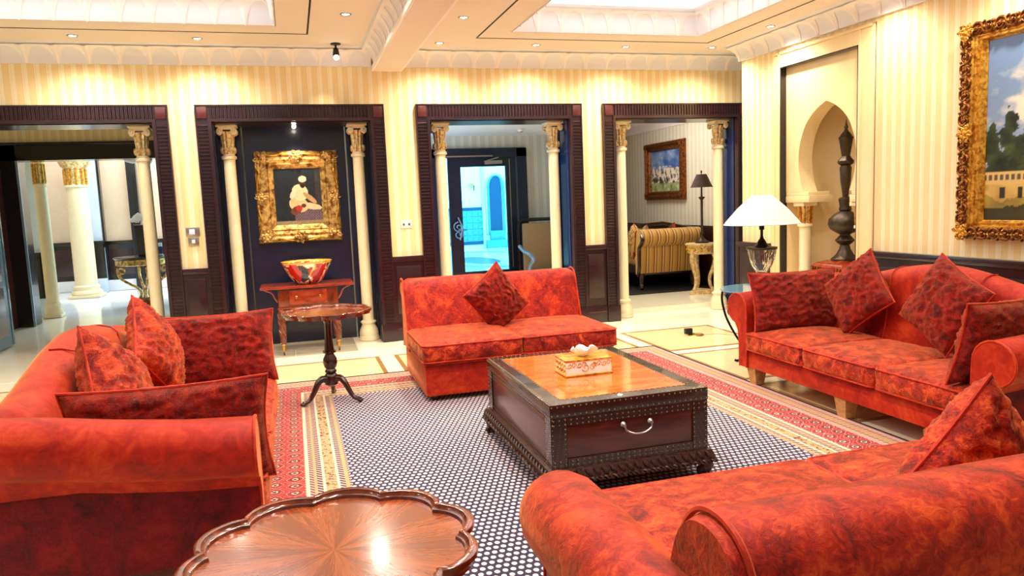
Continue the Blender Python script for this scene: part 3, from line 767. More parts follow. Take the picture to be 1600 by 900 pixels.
def pillow(lab, center, xdir, ydir, a, b, t, seed, mat='velc', group='scatter cushions on the sofas', name='scatter_cushion'):
    X = Vector(xdir).normalized(); Y = Vector(ydir); Y = (Y-X*Y.dot(X)).normalized(); Z = X.cross(Y)
    R = Matrix((X, Y, Z)).transposed().to_4x4()
    o = thing(name, lab, 'cushion', center, group=group); o.rotation_euler = R.to_euler()
    pillow_mesh(a, b, t, seed).build('cover', M[mat], o, 80, fix=False)
    e = []
    n = 14
    P = lambda u, v: (u*a/2*(1-0.07*(1-v*v)*abs(u)**3), v*b/2*(1-0.07*(1-u*u)*abs(v)**3), 0)
    for i in range(n): e.append(P(-1+2*i/n, -1))
    for i in range(n): e.append(P(1, -1+2*i/n))
    for i in range(n): e.append(P(1-2*i/n, 1))
    for i in range(n): e.append(P(-1, 1-2*i/n))
    k = MB(); k.tube(e, 0.0065, 6, True); k.build('piping', M['pipe'], o)
    return o

def arm_ring(x_in, sgn, top, y, flare=1.0, shrink=1.0):
    """scroll arm cross-section; x_in inner face, grows outward along sgn"""
    r = 0.115; cx, cz = 0.125, top-r
    pts = [(0.0, 0.14), (0.0, 0.30), (0.0, cz-0.08)]
    for i in range(15):
        a = RAD(185-i*(185+80)/14); pts.append((cx+r*cos(a)*(1.06 if cos(a) > 0 else 1.08), cz+r*sin(a)))
    pts += [(0.135, cz-r*1.12), (0.105, cz-r*1.5), (0.095, 0.34), (0.09, 0.14)]
    mx, mz = 0.08, 0.40
    return [(x_in+sgn*(mx+(p[0]-mx)*shrink), y, mz+(p[1]-mz)*shrink if shrink < 1 else p[1]) for p in pts]

def camel_sofa(name, lab, loc, rz, L=2.50, D=1.0, seed=0, side_mat='vel_shade'):
    t = thing(name, lab, 'sofa', loc, rz)
    xi = L/2-0.25
    k = MB(); k.box((-xi-0.09, 0.02, 0.14), (xi+0.09, D-0.05, 0.275), 0.015); k.build('base_rail', M['vel'], t)
    for x in (-xi+0.02, 0.0, xi-0.02):
        for y in (0.05, D-0.16):
            zb = 0.0095 if y < 0.5 else 0.001
            k = MB(); k.loft([[(x-0.055, y-0.02, 0.15), (x+0.055, y-0.02, 0.15), (x+0.055, y+0.09, 0.15), (x-0.055, y+0.09, 0.15)],
                              [(x-0.038, y, zb), (x+0.038, y, zb), (x+0.038, y+0.07, zb), (x-0.038, y+0.07, zb)]]); k.build('leg', M['oak'], t, 0)
    for s in (-1, 1):
        secs = [(0.0, 0.705, 0.985), (0.012, 0.71, 1), (0.25, 0.725, 1), (0.5, 0.755, 1), (0.72, 0.79, 1), (D-0.05, 0.815, 1)]
        k = MB(); k.loft([arm_ring(s*xi, s, tp, y, shrink=sh) for y, tp, sh in secs])
        o = k.build('arm', M['vel'], t, 50)
        k = MB(); k.tube(arm_ring(s*xi, s, 0.71, 0.004), 0.0065, 6); k.build('piping', M['pipe'], o)
        # outer side below the scroll, its shade put into the crimson colour
        k = MB(); k.box((min(s*(xi+0.085), s*(xi+0.106)), 0.006, 0.14), (max(s*(xi+0.085), s*(xi+0.106)), D, 0.49), 0.004); k.build('shaded_side_panel', M[side_mat], o)
    # camel back
    k = MB(); rings = []
    nx = 36; xb = L/2-0.165
    def top(x):
        u = abs(x)/xb
        return 0.815+0.145*(0.5+0.5*cos(pi*min(1, u/0.92)))
    for i in range(nx+1):
        x = -xb+2*xb*i/nx; h = top(x)
        e = min(1, (xb-abs(x))/0.06); e = sqrt(max(0.0, 1-(1-e)**2)) if e < 1 else 1
        th = 0.5+0.5*e
        y0, y1 = D-0.30, D
        ring = [(y0+0.02, 0.25), (y0, 0.40), (y0+0.03, 0.56), (y0+0.055, h-0.14)]
        for q in range(9):
            a = RAD(175-q*(175+15)/8); ring.append((D-0.125+0.115*cos(a), h-0.10+0.10*sin(a)))
        ring += [(D-0.015, h-0.2), (D-0.03, 0.4), (D-0.03, 0.14), (y0+0.05, 0.14)]
        mid = (D-0.14, 0.5)
        rings.append([(x, mid[0]+(p[0]-mid[0])*th, p[1] if p[1] < .3 else mid[1]+(p[1]-mid[1])*(0.9+0.1*e)) for p in ring])
    k.loft(rings); o = k.build('back', M['vel'], t, 60)
    for x in (-0.36, 0.36):       # seams of the back cover
        h = top(x)
        k = MB(); k.tube([(x, D-0.302, 0.42), (x, D-0.272, 0.56), (x, D-0.247, h-0.14), (x, D-0.228, h-0.04), (x, D-0.20, h-0.012), (x, D-0.15, h+0.002), (x, D-0.10, h+0.002)], 0.005, 5); k.build('back_seam', M['pipe'], o)
    wc = 2*xi/3
    for i in range(3):
        seat_cushion(t, -xi+wc*(i+0.5), 0.345, 0.350, wc-0.008, 0.71, 0.145, seed+i*3.1)
    return t

camel_sofa('three_seat_sofa', 'rust velvet camelback sofa against the right wall under the gilt landscape', (3.30, 3.96, 0), -pi/2, seed=1)
camel_sofa('three_seat_sofa', 'rust velvet camelback sofa at left with its rolled arm toward the viewer', (-0.19, 4.12, 0), pi/2, seed=12)

# right sofa cushions
pillow('oblong crimson cushion leaning on the far arm of the right sofa', (3.70, 4.90, 0.65), (1, -0.05, 0.0), (0, 0.22, 1), 0.76, 0.46, 0.17, 3.0)
pillow('diamond set crimson cushion at the far end of the right sofa back', (3.90, 4.46, 0.735), (0.14, 0.60, 0.68), (0.22, -0.72, 0.60), 0.47, 0.47, 0.19, 5.0)
pillow('diamond set crimson cushion in the middle of the right sofa back', (3.88, 3.69, 0.745), (0.10, 0.84, 0.42), (0.25, -0.42, 0.86), 0.48, 0.48, 0.19, 7.0)
pillow('oblong crimson cushion leaning on the near arm of the right sofa', (3.64, 3.05, 0.66), (1, 0.06, 0.0), (0, -0.26, 1), 0.74, 0.46, 0.17, 9.0)
# left sofa cushions
pillow('oblong crimson cushion against the far arm of the left sofa', (-0.53, 5.02, 0.64), (1, 0.04, 0), (0, 0.22, 1), 0.74, 0.46, 0.17, 11.0)
pillow('pointed cushion with its corner up, farther of the two on the left sofa back', (-0.80, 4.62, 0.74), (-0.32, -0.62, 0.70), (-0.12, 0.78, 0.62), 0.47, 0.47, 0.20, 13.0, 'vel2')
pillow('pointed cushion with its corner up, nearer of the two on the left sofa back', (-0.80, 3.64, 0.73), (-0.30, -0.80, 0.52), (-0.20, 0.60, 0.76), 0.47, 0.47, 0.20, 15.0, 'vel2')
pillow('oblong crimson cushion against the near arm of the left sofa', (-0.52, 3.17, 0.62), (1, 0.0, 0), (0, -0.20, 1), 0.76, 0.46, 0.17, 17.0)

# ---- armless loveseat
def loveseat():
    W, D = 1.54, 1.02
    t = thing('armless_loveseat', 'armless rust velvet loveseat with a rolled back before the glass door', 'sofa', (1.65, 5.46, 0), 0)
    k = MB(); k.box((-W/2, 0.02, 0.05), (W/2, D, 0.305), 0.02); b = k.build('base', M['vel'], t, 50)
    k = MB(); k.tube([(-W/2, D, 0.30), (-W/2, 0.03, 0.30), (-W/2+0.012, 0.012, 0.30), (W/2-0.012, 0.012, 0.30), (W/2, 0.03, 0.30), (W/2, D, 0.30)], 0.007, 6); k.build('piping', M['pipe'], b)
    for x in (-W/2+0.08, W/2-0.08):
        for y in (0.10, D-0.1):
            k = MB(); k.lathe([(0.028, 0.012), (0.034, 0.03), (0.034, 0.06)], (x, y), 12); k.build('foot', M['mahd'], t)
    prof = [(0.70, 0.28), (0.74, 0.42), (0.80, 0.60), (0.845, 0.74), (0.865, 0.80), (0.905, 0.853), (0.96, 0.872), (1.02, 0.862), (1.06, 0.82), (1.065, 0.77), (1.03, 0.735), (1.00, 0.70), (1.0, 0.5), (D, 0.28)]
    rings = []
    W2 = W/2+0.015
    for i in range(31):
        x = -W2+2*W2*i/30; e = min(1, (W2-abs(x))/0.03); sh = 0.93+0.07*sqrt(max(0, 1-(1-e)**2))
        dip = -0.012*math.exp(-((x)/0.05)**2)
        rings.append([(x, 0.92+(p[0]-0.92)*sh, 0.45+(p[1]-0.45)*sh+(dip if p[1] > .6 else 0)) for p in prof])
    k = MB(); k.loft(rings); b = k.build('back', M['vel3'], t, 60)
    for s in (-1, 1):
        k = MB(); k.tube(smooth_path([(s*(W2-0.004), p[0], p[1]) for p in prof], 3), 0.007, 6); k.build('piping', M['pipe'], b)
    k = MB(); k.tube([(0.0, p[0]-0.004, p[1]) for p in prof[1:8]], 0.004, 5); k.build('back_seam', M['pipe'], b)
    wc = (W+0.04)/2
    for i in (0, 1): seat_cushion(t, -wc/2+i*wc, 0.385, 0.385, wc-0.01, 0.83, 0.15, 31+i*4)
    return t
loveseat()
pillow('single crumpled crimson cushion set diagonally on the armless loveseat', (1.605, 6.03, 0.68), (0.62, 0.22, -0.78), (0.79, 0.16, 0.61), 0.50, 0.41, 0.18, 21.0)

# ---- near scroll-back sofa, seen from behind
def scroll_sofa():
    t = thing('scroll_back_sofa', 'rust velvet scroll back sofa in the right foreground seen from behind', 'sofa', (1.85, 2.36, 0), pi)
    # local: front at y=0 (world +y), back toward the viewer; x mirrored
    W = 2.1
    k = MB(); k.box((-W/2+0.02, 0.03, 0.06), (W/2-0.02, 1.12, 0.30), 0.02); k.build('base', M['vel'], t, 50)
    for x in (-W/2+0.12, W/2-0.12):
        for y in (0.10, 1.02):
            k = MB(); k.lathe([(0.026, 0.012), (0.034, 0.03), (0.034, 0.07)], (x, y), 12); k.build('foot', M['mahd'], t)
    prof = [(0.70, 0.28), (0.76, 0.48), (0.82, 0.62), (0.845, 0.69), (0.875, 0.75), (0.93, 0.797), (1.0, 0.812), (1.07, 0.797), (1.12, 0.755), (1.145, 0.69), (1.14, 0.62), (1.105, 0.575), (1.09, 0.50), (1.10, 0.30), (1.10, 0.10), (0.8, 0.10)]
    rings = []; W2 = W/2
    for i in range(41):
        x = -W2+2*W2*i/40; e = min(1, (W2-abs(x))/0.05); sh = 0.90+0.10*sqrt(max(0, 1-(1-e)**2))
        rings.append([(x, 1.0+(p[0]-1.0)*sh, 0.62+(p[1]-0.62)*sh if p[1] > .5 else p[1]) for p in smooth_path([(a, b, 0) for a, b in prof], 2)])
    k = MB(); k.loft(rings); b = k.build('back', M['vel3'], t, 60)
    for s in (-1, 1):
        k = MB(); k.tube(smooth_path([(s*(W2-0.03), 1.0+(p[0]-1.0)*1.0, p[1]+0.002) for p in prof[2:12]], 4), 0.008, 6); k.build('piping', M['pipe'], b)
    k = MB(); k.box((-W2+0.03, 1.095, 0.10), (W2-0.03, 1.115, 0.50), 0.004); k.build('outside_back', M['vel_shade'], b)
    k = MB(); k.tube([(-W2+0.03, 1.118, 0.53), (W2-0.03, 1.118, 0.53)], 0.007, 6); k.build('back_piping', M['pipe'], b)
    for s in (-1, 1):
        rings = []
        for y, r in ((0.14, 0.02), (0.145, 0.06), (0.165, 0.10), (0.20, 0.128), (0.26, 0.14), (0.45, 0.14), (0.72, 0.138), (0.95, 0.135)):
            ring = []
            cz = 0.52; cx = s*(W2+0.055)
            for q in range(20):
                a = 2*pi*q/20; xx = r*cos(a)*1.0; zz = r*sin(a)
                ring.append((cx+xx, y, cz+zz))
            rings.append(ring)
        k = MB(); k.loft(rings); a = k.build('arm', M['vel3'], t, 60)
        k = MB(); k.box((min(s*(W2-0.03), s*(W2+0.10)), 0.20, 0.06), (max(s*(W2-0.03), s*(W2+0.10)), 1.0, 0.46), 0.02); k.build('arm_panel', M['vel2'], a)
        k = MB(); k.tube([(s*(W2+0.104), 0.2, 0.08), (s*(W2+0.104), 0.2, 0.40)], 0.006, 6); k.build('piping', M['pipe'], a)
    wc = (W-0.06)/2
    for i in (0, 1): seat_cushion(t, -wc/2+i*wc, 0.36, 0.385, wc-0.01, 0.80, 0.15, 51+i*4)
    return t
scroll_sofa()
pillow('rust cushion with its corner up behind the scroll back of the foreground sofa', (1.90, 1.70, 0.665), (0.66, -0.10, 0.74), (-0.72, -0.25, 0.62), 0.42, 0.42, 0.20, 41.0, 'vel2')

# ================================================================== RUG
m = MB(); m.box((RX0, RY0, 0.001), (RX1, RY1, 0.009), 0.002)
rug = tag(m.build('persian_rug', M['rug']), 'red bordered Persian rug with a dotted navy field under the coffee table', 'rug')
m = MB()
m.tube([(RX0, RY0, 0.007), (RX1, RY0, 0.007), (RX1, RY1, 0.007), (RX0, RY1, 0.007)], 0.007, 5, True); m.build('binding', M['rugedge'], rug)

# ================================================================== COFFEE TABLE (trunk)
def coffee_table():
    x0, x1, y0, y1 = 1.14, 2.015, 3.37, 4.60
    cx, cy = (x0+x1)/2, (y0+y1)/2; w, d = (x1-x0)/2, (y1-y0)/2
    t = thing('trunk_coffee_table', 'studded dark leather trunk coffee table with carved base on the rug', 'coffee table', (cx, cy, 0.012))
    Z = lambda z: z-0.012
    k = MB(); k.box((-w+0.012, -d+0.012, Z(0.17)), (w-0.012, d-0.012, Z(0.43)), 0.004); body = k.build('chest', M['trunk'], t)
    k = MB(); k.box((-w, -d, Z(0.43)), (w, d, Z(0.498)), 0.006); lid = k.build('lid', M['leather'], t)
    k = MB(); k.box((-w+0.085, -d+0.085, Z(0.495)), (w-0.085, d-0.085, Z(0.5))); k.build('top_panel', M['trunktop'], lid)
    # leather straps framing the sides
    for (a, b, c, e) in ((-w, -w+0.09, -d+0.004, -d+0.012), (w-0.09, w, -d+0.004, -d+0.012), (-w, -w+0.09, d-0.012, d-0.004), (w-0.09, w, d-0.012, d-0.004)):
        k = MB(); k.box((a+.003, c, Z(0.17)), (b-.003, e, Z(0.43))); k.build('corner_strap', M['leather'], body)
    for (a, b, c, e) in ((-w+0.004, -w+0.012, -d, -d+0.09), (-w+0.004, -w+0.012, d-0.09, d), (w-0.012, w-0.004, -d, -d+0.09), (w-0.012, w-0.004, d-0.09, d)):
        k = MB(); k.box((a, c+.003, Z(0.17)), (b, e-.003, Z(0.43))); k.build('corner_strap', M['leather'], body)
    for z0, z1 in ((0.385, 0.43), (0.17, 0.215)):
        k = MB(); k.box((-w+0.09, -d+0.004, Z(z0)), (w-0.09, -d+0.012, Z(z1))); k.build('cross_strap', M['leather'], body)
    # nails
    k = MB()
    def nail(x, y, z, ax):
        sc = {'x': (0.5, 1, 1), 'y': (1, 0.5, 1), 'z': (1, 1, 0.5)}[ax]
        k.ball((x, y, z), 0.0040, 6, 4, sc)
    def row(p, q, st, ax):
        P, Q = Vector(p), Vector(q); nn = int((Q-P).length/st)
        for i in range(nn+1):
            v = P.lerp(Q, i/nn); nail(v.x, v.y, v.z, ax)
    for o_ in (0.012, 0.078):
        a, b = w-o_, d-o_
        row((-a, -b, Z(0.4995)), (a, -b, Z(0.4995)), 0.03, 'z'); row((-a, b, Z(0.4995)), (a, b, Z(0.4995)), 0.03, 'z')
        row((-a, -b, Z(0.4995)), (-a, b, Z(0.4995)), 0.03, 'z'); row((a, -b, Z(0.4995)), (a, b, Z(0.4995)), 0.03, 'z')
    for z in (0.485, 0.442):
        row((-w+0.01, -d-0.001, Z(z)), (w-0.01, -d-0.001, Z(z)), 0.03, 'y'); row((-w-0.001, -d+0.01, Z(z)), (-w-0.001, d-0.01, Z(z)), 0.024, 'x')
    for z in (0.415, 0.392, 0.205, 0.183):
        row((-w+0.02, -d+0.004, Z(z)), (w-0.02, -d+0.004, Z(z)), 0.03, 'y'); row((-w+0.004, -d+0.02, Z(z)), (-w+0.004, d-0.02, Z(z)), 0.024, 'x')
    for x in (-w+0.012, -w+0.08, w-0.08, w-0.012): row((x, -d+0.004, Z(0.19)), (x, -d+0.004, Z(0.42)), 0.024, 'y')
    for y in (-d+0.012, -d+0.08, d-0.08, d-0.012): row((-w+0.004, y, Z(0.19)), (-w+0.004, y, Z(0.42)), 0.024, 'x')
    tag(k.build('brass_nails', M['nail'], t, 0), kind='stuff')
    # carved plinth moulding with a rope twist
    k = MB()
    for pr in ([(0.0, 0.17), (0.012, 0.165), (0.024, 0.135), (0.03, 0.115), (0.012, 0.10), (-0.02, 0.10), (-0.02, 0.17)],):
        ring = []
        for sx, sy in ((-1, -1), (1, -1), (1, 1), (-1, 1)):
            ring.append([(sx*(w+a), sy*(d+a), Z(z)) for a, z in pr])
        k.loft(ring, loop=True)
    k.build('carved_plinth', M['carved'], t, 40)
    lf = None
    def leafrow(p, q, outv):
        nonlocal lf
        P, Q = Vector(p), Vector(q); nn = int((Q-P).length/0.044); dr = (Q-P).normalized()
        for i in range(nn):
            c = P.lerp(Q, (i+0.5)/nn)
            if lf is None:
                b = MB(); b.tube(smooth_path([(-0.02, -0.008, 0.022), (-0.004, -0.016, 0.004), (0.014, -0.012, -0.02)], 3), lambda s: 0.004+0.006*sin(pi*s), 5)
                o = lf = b.build('leaf_carving', M['carved'], t)
            else: o = dup(lf, t)
            o.location = c; o.rotation_euler = (0, 0, math.atan2(dr.y, dr.x))
    leafrow((-w-0.01, -d-0.012, Z(0.14)), (w+0.01, -d-0.012, Z(0.14)), None)
    leafrow((-w-0.012, d+0.01, Z(0.14)), (-w-0.012, -d-0.01, Z(0.14)), None)
    k = MB()
    for P, Q in (((-w-.03, -d-.03), (w+.03, -d-.03)), ((-w-.03, d+.03), (-w-.03, -d-.03)), ((w+.03, -d-.03), (w+.03, d+.03)), ((w+.03, d+.03), (-w-.03, d+.03))):
        P, Q = Vector((*P, Z(0.108))), Vector((*Q, Z(0.108))); L = (Q-P).length; dr = (Q-P)/L; sd = Vector((-dr.y, dr.x, 0)); nn = int(L/0.006)
        for ph in (0, pi):
            k.tube([P+dr*(L*i/nn)+sd*0.007*cos(2*pi*i/8+ph)+Vector((0, 0, 0.007*sin(2*pi*i/8+ph))) for i in range(nn+1)], 0.006, 4)
    k.build('rope_moulding', M['carved'], t)
    ft = None
    for sx in (-1, 1):
        for sy in (-1, 1):
            if ft is None:
                k = MB()
                pts = smooth_path([(0.0, 0.0, Z(0.115)), (0.02, 0.02, Z(0.095)), (0.022, 0.022, Z(0.07)), (0.0, 0.0, Z(0.045)), (0.006, 0.006, Z(0.03)), (0.02, 0.02, Z(0.028))], 4)
                k.tube(pts, lambda s: 0.042-0.028*s, 10)
                for q in range(4):
                    a = RAD(45+(-48+32*q)); k.ball((0.022+0.022*cos(a), 0.022+0.022*sin(a), Z(0.026)), 0.014, 8, 5, (1.2, 1.2, 1))
                k.ball((0.02, 0.02, Z(0.09)), 0.03, 8, 6)
                o = ft = k.build('claw_foot', M['carved'], t, 60)
            else: o = dup(ft, t)
            o.location = (sx*(w-0.03), sy*(d-0.03), 0); o.rotation_euler = (0, 0, math.atan2(sy, sx)-pi/4)
    # bail handle on the near end
    hx = 0.03
    for sx in (-1, 1):
        k = MB(); k.lathe([(0.001, 0), (0.016, 0.0), (0.012, 0.006), (0.006, 0.012), (0.007, 0.022), (0.001, 0.026)], n=12)
        k.xf(Matrix.Translation((hx+sx*0.075, -d+0.004, Z(0.355))) @ Matrix.Rotation(pi/2, 4, 'X')); k.build('handle_rosette', M['chrome'], body)
    k = MB(); k.tube(smooth_path([(hx-0.075, -d-0.016, Z(0.355)), (hx-0.068, -d-0.02, Z(0.33)), (hx-0.035, -d-0.024, Z(0.312)), (hx, -d-0.024, Z(0.307)), (hx+0.035, -d-0.024, Z(0.312)), (hx+0.068, -d-0.02, Z(0.33)), (hx+0.075, -d-0.016, Z(0.355))], 4), 0.0055, 8); k.build('bail_handle', M['chrome'], body)
    return t
coffee_table()

# ---- tissue box
t = thing('tissue_box', 'white and gold filigree tissue box on the trunk table', 'tissue box', (1.555, 3.955, 0.502))
k = MB(); k.box((-0.138, -0.085, 0.006), (0.138, 0.085, 0.086), 0.004); k.build('casing', M['mar_w'], t)
k = MB(); k.box((-0.146, -0.093, 0), (0.146, 0.093, 0.008), 0.003); k.build('gilt_foot', M['gilt2'], t)
k = MB(); k.box((-0.143, -0.09, 0.083), (0.143, 0.09, 0.094), 0.004); k.build('gilt_lid', M['gilt2'], t)
def flourish(k, x, z, s, flip, y, ax):
    for ph, fl in ((0, 1), (0.4, -1)):
        sp = spiral(1.1, 0.016*s, 0.004*s, 14, ph)
        pts = [((x+fl*(0.014*s+p[0]), y, z+p[1]*fl) if ax == 'y' else (y, x+fl*(0.014*s+p[0]), z+p[1]*fl)) for p in sp]
        k.tube(pts, 0.0028, 4)
for y in (-0.086, 0.086):
    for x in (-0.105, -0.045, 0.0, 0.045, 0.105):
        k = MB(); flourish(k, x, 0.062 if x else 0.045, 1.0 if x else 1.5, 1, y, 'y'); k.build('filigree', M['gilt2'], t)
for x in (-0.139, 0.139):
    for y in (-0.06, -0.02, 0.02, 0.06):
        for z in (0.03, 0.062):
            k = MB(); flourish(k, y, z, 0.9, 1, x, 'x'); k.build('filigree', M['gilt2'], t)
k = MB(); rings = []
for i, (r, z) in enumerate(((0.014, 0.09), (0.036, 0.108), (0.056, 0.128), (0.06, 0.144))):
    rings.append([(1.25*r*cos(2*pi*j/24)*(1+0.25*sin(3*2*pi*j/24+i)), 0.7*r*sin(2*pi*j/24)*(1+0.3*cos(4*2*pi*j/24)), z+0.010*sin(5*2*pi*j/24)*i/3) for j in range(24)])
k.loft(rings, caps=False); o = k.build('tissue', M['tissue'], t, 60, fix=False)

# ================================================================== PIE-CRUST TRIPOD TABLES
def tripod_table(lab, loc, rz):
    t = thing('pie_crust_table', lab, 'side table', loc, rz, group='scalloped mahogany tripod tables')
    R, zt = 0.335, 0.715
    def sc(a, amp=0.045): 
        return 1-amp*1.5+amp*1.9*abs(cos(5*a))**0.8
    NS = 120
    def ringat(r, z, amp): return [(r*sc(2*pi*j/NS, amp)*cos(2*pi*j/NS), r*sc(2*pi*j/NS, amp)*sin(2*pi*j/NS), z) for j in range(NS)]
    k = MB(); k.loft([ringat(0.001, zt-0.022, 0), ringat(0.1, zt-0.022, 0.02), ringat(R-0.028, zt-0.022, 0.05), ringat(R-0.028, zt-0.03, 0.05), ringat(0.001, zt-0.03, 0.0)])
    k.build('veneered_top', M['veneer'], t, 40)
    k = MB(); k.loft([ringat(R-0.03, zt-0.026, 0.05), ringat(R-0.026, zt-0.014, 0.052), ringat(R-0.02, zt-0.012, 0.054), ringat(R-0.016, zt-0.002, 0.055), ringat(R-0.006, zt, 0.056), ringat(R+0.002, zt-0.005, 0.056), ringat(R+0.002, zt-0.018, 0.056), ringat(R-0.01, zt-0.03, 0.055), ringat(R-0.012, zt-0.042, 0.055), ringat(R-0.05, zt-0.046, 0.05), ringat(R-0.06, zt-0.028, 0.05)], caps=False, loop=True)
    k.build('scalloped_rim', M['mahog'], t, 50)
    k = MB(); k.lathe([(0.10, zt-0.03), (0.10, zt-0.045), (0.05, zt-0.06), (0.034, zt-0.075), (0.026, 0.60), (0.030, 0.48), (0.038, 0.40), (0.052, 0.392), (0.052, 0.38), (0.034, 0.37), (0.036, 0.36), (0.052, 0.33), (0.056, 0.30), (0.046, 0.265), (0.034, 0.25), (0.045, 0.235), (0.045, 0.225), (0.036, 0.215), (0.046, 0.205), (0.052, 0.19), (0.052, 0.13), (0.03, 0.115), (0.001, 0.11)], n=20)
    k.build('pedestal', M['mahd'], t, 40)
    leg = None
    for i in range(3):
        if leg is None:
            k = MB(); pts = smooth_path([(0.035, 0, 0.165), (0.075, 0, 0.18), (0.115, 0, 0.15), (0.15, 0, 0.09), (0.185, 0, 0.04), (0.215, 0, 0.022), (0.245, 0, 0.018)], 4)
            k.tube(pts, lambda s: 0.031-0.017*min(1, s*1.25)+0.006*max(0, s-0.8)*5, 8)
            for q in (-1, 0, 1): k.ball((0.247, 0.013*q, 0.013), 0.013, 8, 5, (1.5, 0.75, 1))
            leg = k.build('cabriole_leg', M['mahd'], t, 60)
        else: dup(leg, t, rot=(0, 0, 2*pi*i/3))
    return t
tripod_table('scalloped mahogany tripod table close up at the bottom of the view', (0.04, 1.725, 0.012), RAD(8))
tripod_table('scalloped mahogany tripod table standing before the alcove console', (0.205, 5.88, 0.012), RAD(205))

# ================================================================== CONSOLE TABLE + BOWL
t = thing('console_table', 'reddish mahogany console with one drawer and brass castors in the alcove', 'console table', (0.105, 8.18, 0))
w, d = 0.30, 0.19
k = MB(); k.box((-0.47, -0.23, 0.695), (0.47, 0.23, 0.722), 0.007); top = k.build('table_top', M['console'], t)
for x in (-0.33, 0.33):
    k = MB(); k.box((x-0.004, -0.225, 0.7215), (x+0.004, 0.225, 0.7235)); k.build('leaf_joint', M['mahd'], top)
k = MB(); k.box((-w, -d, 0.50), (w, d, 0.695), 0.004); fr = k.build('apron', M['mahog'], t)
k = MB(); k.box((-w-0.012, -d-0.012, 0.485), (w+0.012, d+0.012, 0.502), 0.004); k.build('apron_moulding', M['console'], fr)
k = MB(); k.box((-0.19, -d-0.01, 0.525), (0.19, -d+0.01, 0.675), 0.005); dr = k.build('drawer', M['console'], t)
for x in (-0.12, 0.12):
    k = MB(); k.lathe([(0.001, 0), (0.016, 0), (0.014, 0.006), (0.007, 0.01), (0.012, 0.018), (0.009, 0.026), (0.001, 0.028)], n=14); k.xf(Matrix.Translation((x, -d-0.01, 0.60)) @ Matrix.Rotation(pi/2, 4, 'X')); k.build('knob', M['brass'], dr)
for s in (-1, 1):
    k = MB(); k.tube(smooth_path([(s*(w+0.005), -d+0.03, 0.56), (s*(w+0.03), -d+0.03, 0.60), (s*(w+0.06), -d+0.03, 0.66), (s*(w+0.13), -d+0.03, 0.69)], 4), 0.011, 6); k.build('bracket', M['console'], t)
for sx in (-1, 1):
    for sy in (-1, 1):
        x, y = sx*(w-0.02), sy*(d-0.02)
        k = MB(); k.lathe([(0.03, 0.50), (0.034, 0.485), (0.03, 0.47), (0.036, 0.455), (0.036, 0.44), (0.028, 0.12), (0.022, 0.10)], (x, y), 16); lg = k.build('leg', M['mahog'], t)
        k = MB()
        for q in range(10):
            k.tube([(x+(0.037-0.009*i/10)*cos(2*pi*q/10+i*0.55), y+(0.037-0.009*i/10)*sin(2*pi*q/10+i*0.55), 0.435-0.031*i) for i in range(11)], 0.0055, 4)
        k.build('twist_reeds', M['mahog'], lg)
        k = MB(); k.lathe([(0.024, 0.12), (0.028, 0.115), (0.026, 0.105), (0.017, 0.10), (0.017, 0.05), (0.012, 0.045), (0.012, 0.035)], (x, y), 14); k.build('brass_cap', M['brass'], lg)
        k = MB(); k.lathe([(0.001, -0.008), (0.018, -0.008), (0.02, 0), (0.018, 0.008), (0.001, 0.008)], n=14); k.xf(Matrix.Translation((x, y-0.004, 0.0205)) @ Matrix.Rotation(pi/2, 4, 'Y')); k.build('castor_wheel', M['mahd'], lg)
def bowl():
    t = thing('painted_bowl', 'multicoloured glazed bowl painted red, orange and navy on the console', 'bowl', (0.115, 8.14, 0.7225))
    k = MB(); n_ = 96
    prof = [(0.10, 0.0)]+[(0.10+0.16*(i/22)**0.62, 0.235*i/22) for i in range(1, 23)]
    nO = len(prof)
    prof2 = [(r-0.008, z) for r, z in reversed(prof[2:])]+[(0.001, 0.03)]
    k.loft([[(r*cos(2*pi*j/n_), r*sin(2*pi*j/n_), z) for j in range(n_)] for r, z in [(0.001, 0.0)]+prof+prof2])
    o = k.build('bowl_shell', M['glaze'], t, 60)
    at = o.data.color_attributes.new('paint', 'FLOAT_COLOR', 'POINT'); c = []
    for v in o.data.vertices:
        x, y, z = v.co; a = math.atan2(y, x); s = a*0.22
        f = nz(s*3, z*3, 0.3, 5.5); g = nz(s*2+5, z*2, 1.7, 9)
        col = (232, 150, 40)
        if f > 0.16: col = (186, 16, 24)
        elif f > 0.06: col = (246, 226, 190)
        elif f < -0.22: col = (30, 34, 64)
        elif f < -0.12: col = (240, 236, 224)
        if g > 0.36: col = (250, 240, 220)
        if (a+1.9)**2/0.16+((z-0.12)/0.09)**2 < 1: col = (22, 30, 58)
        if (a+2.2)**2/0.10+((z-0.13)/0.10)**2 < 1: col = (196, 18, 22)
        if (a+1.05)**2/0.12+((z-0.10)/0.07)**2 < 1: col = (170, 14, 26)
        if z > 0.222 or z < 0.006: col = (246, 190, 70)
        c += [*lin(col), 1]
    at.data.foreach_set('color', c)
    k = MB(); k.tube([(0.259*cos(2*pi*j/48), 0.259*sin(2*pi*j/48), 0.236) for j in range(48)], 0.004, 5, True); k.build('gilt_rim', M['gilt2'], t)
bowl()

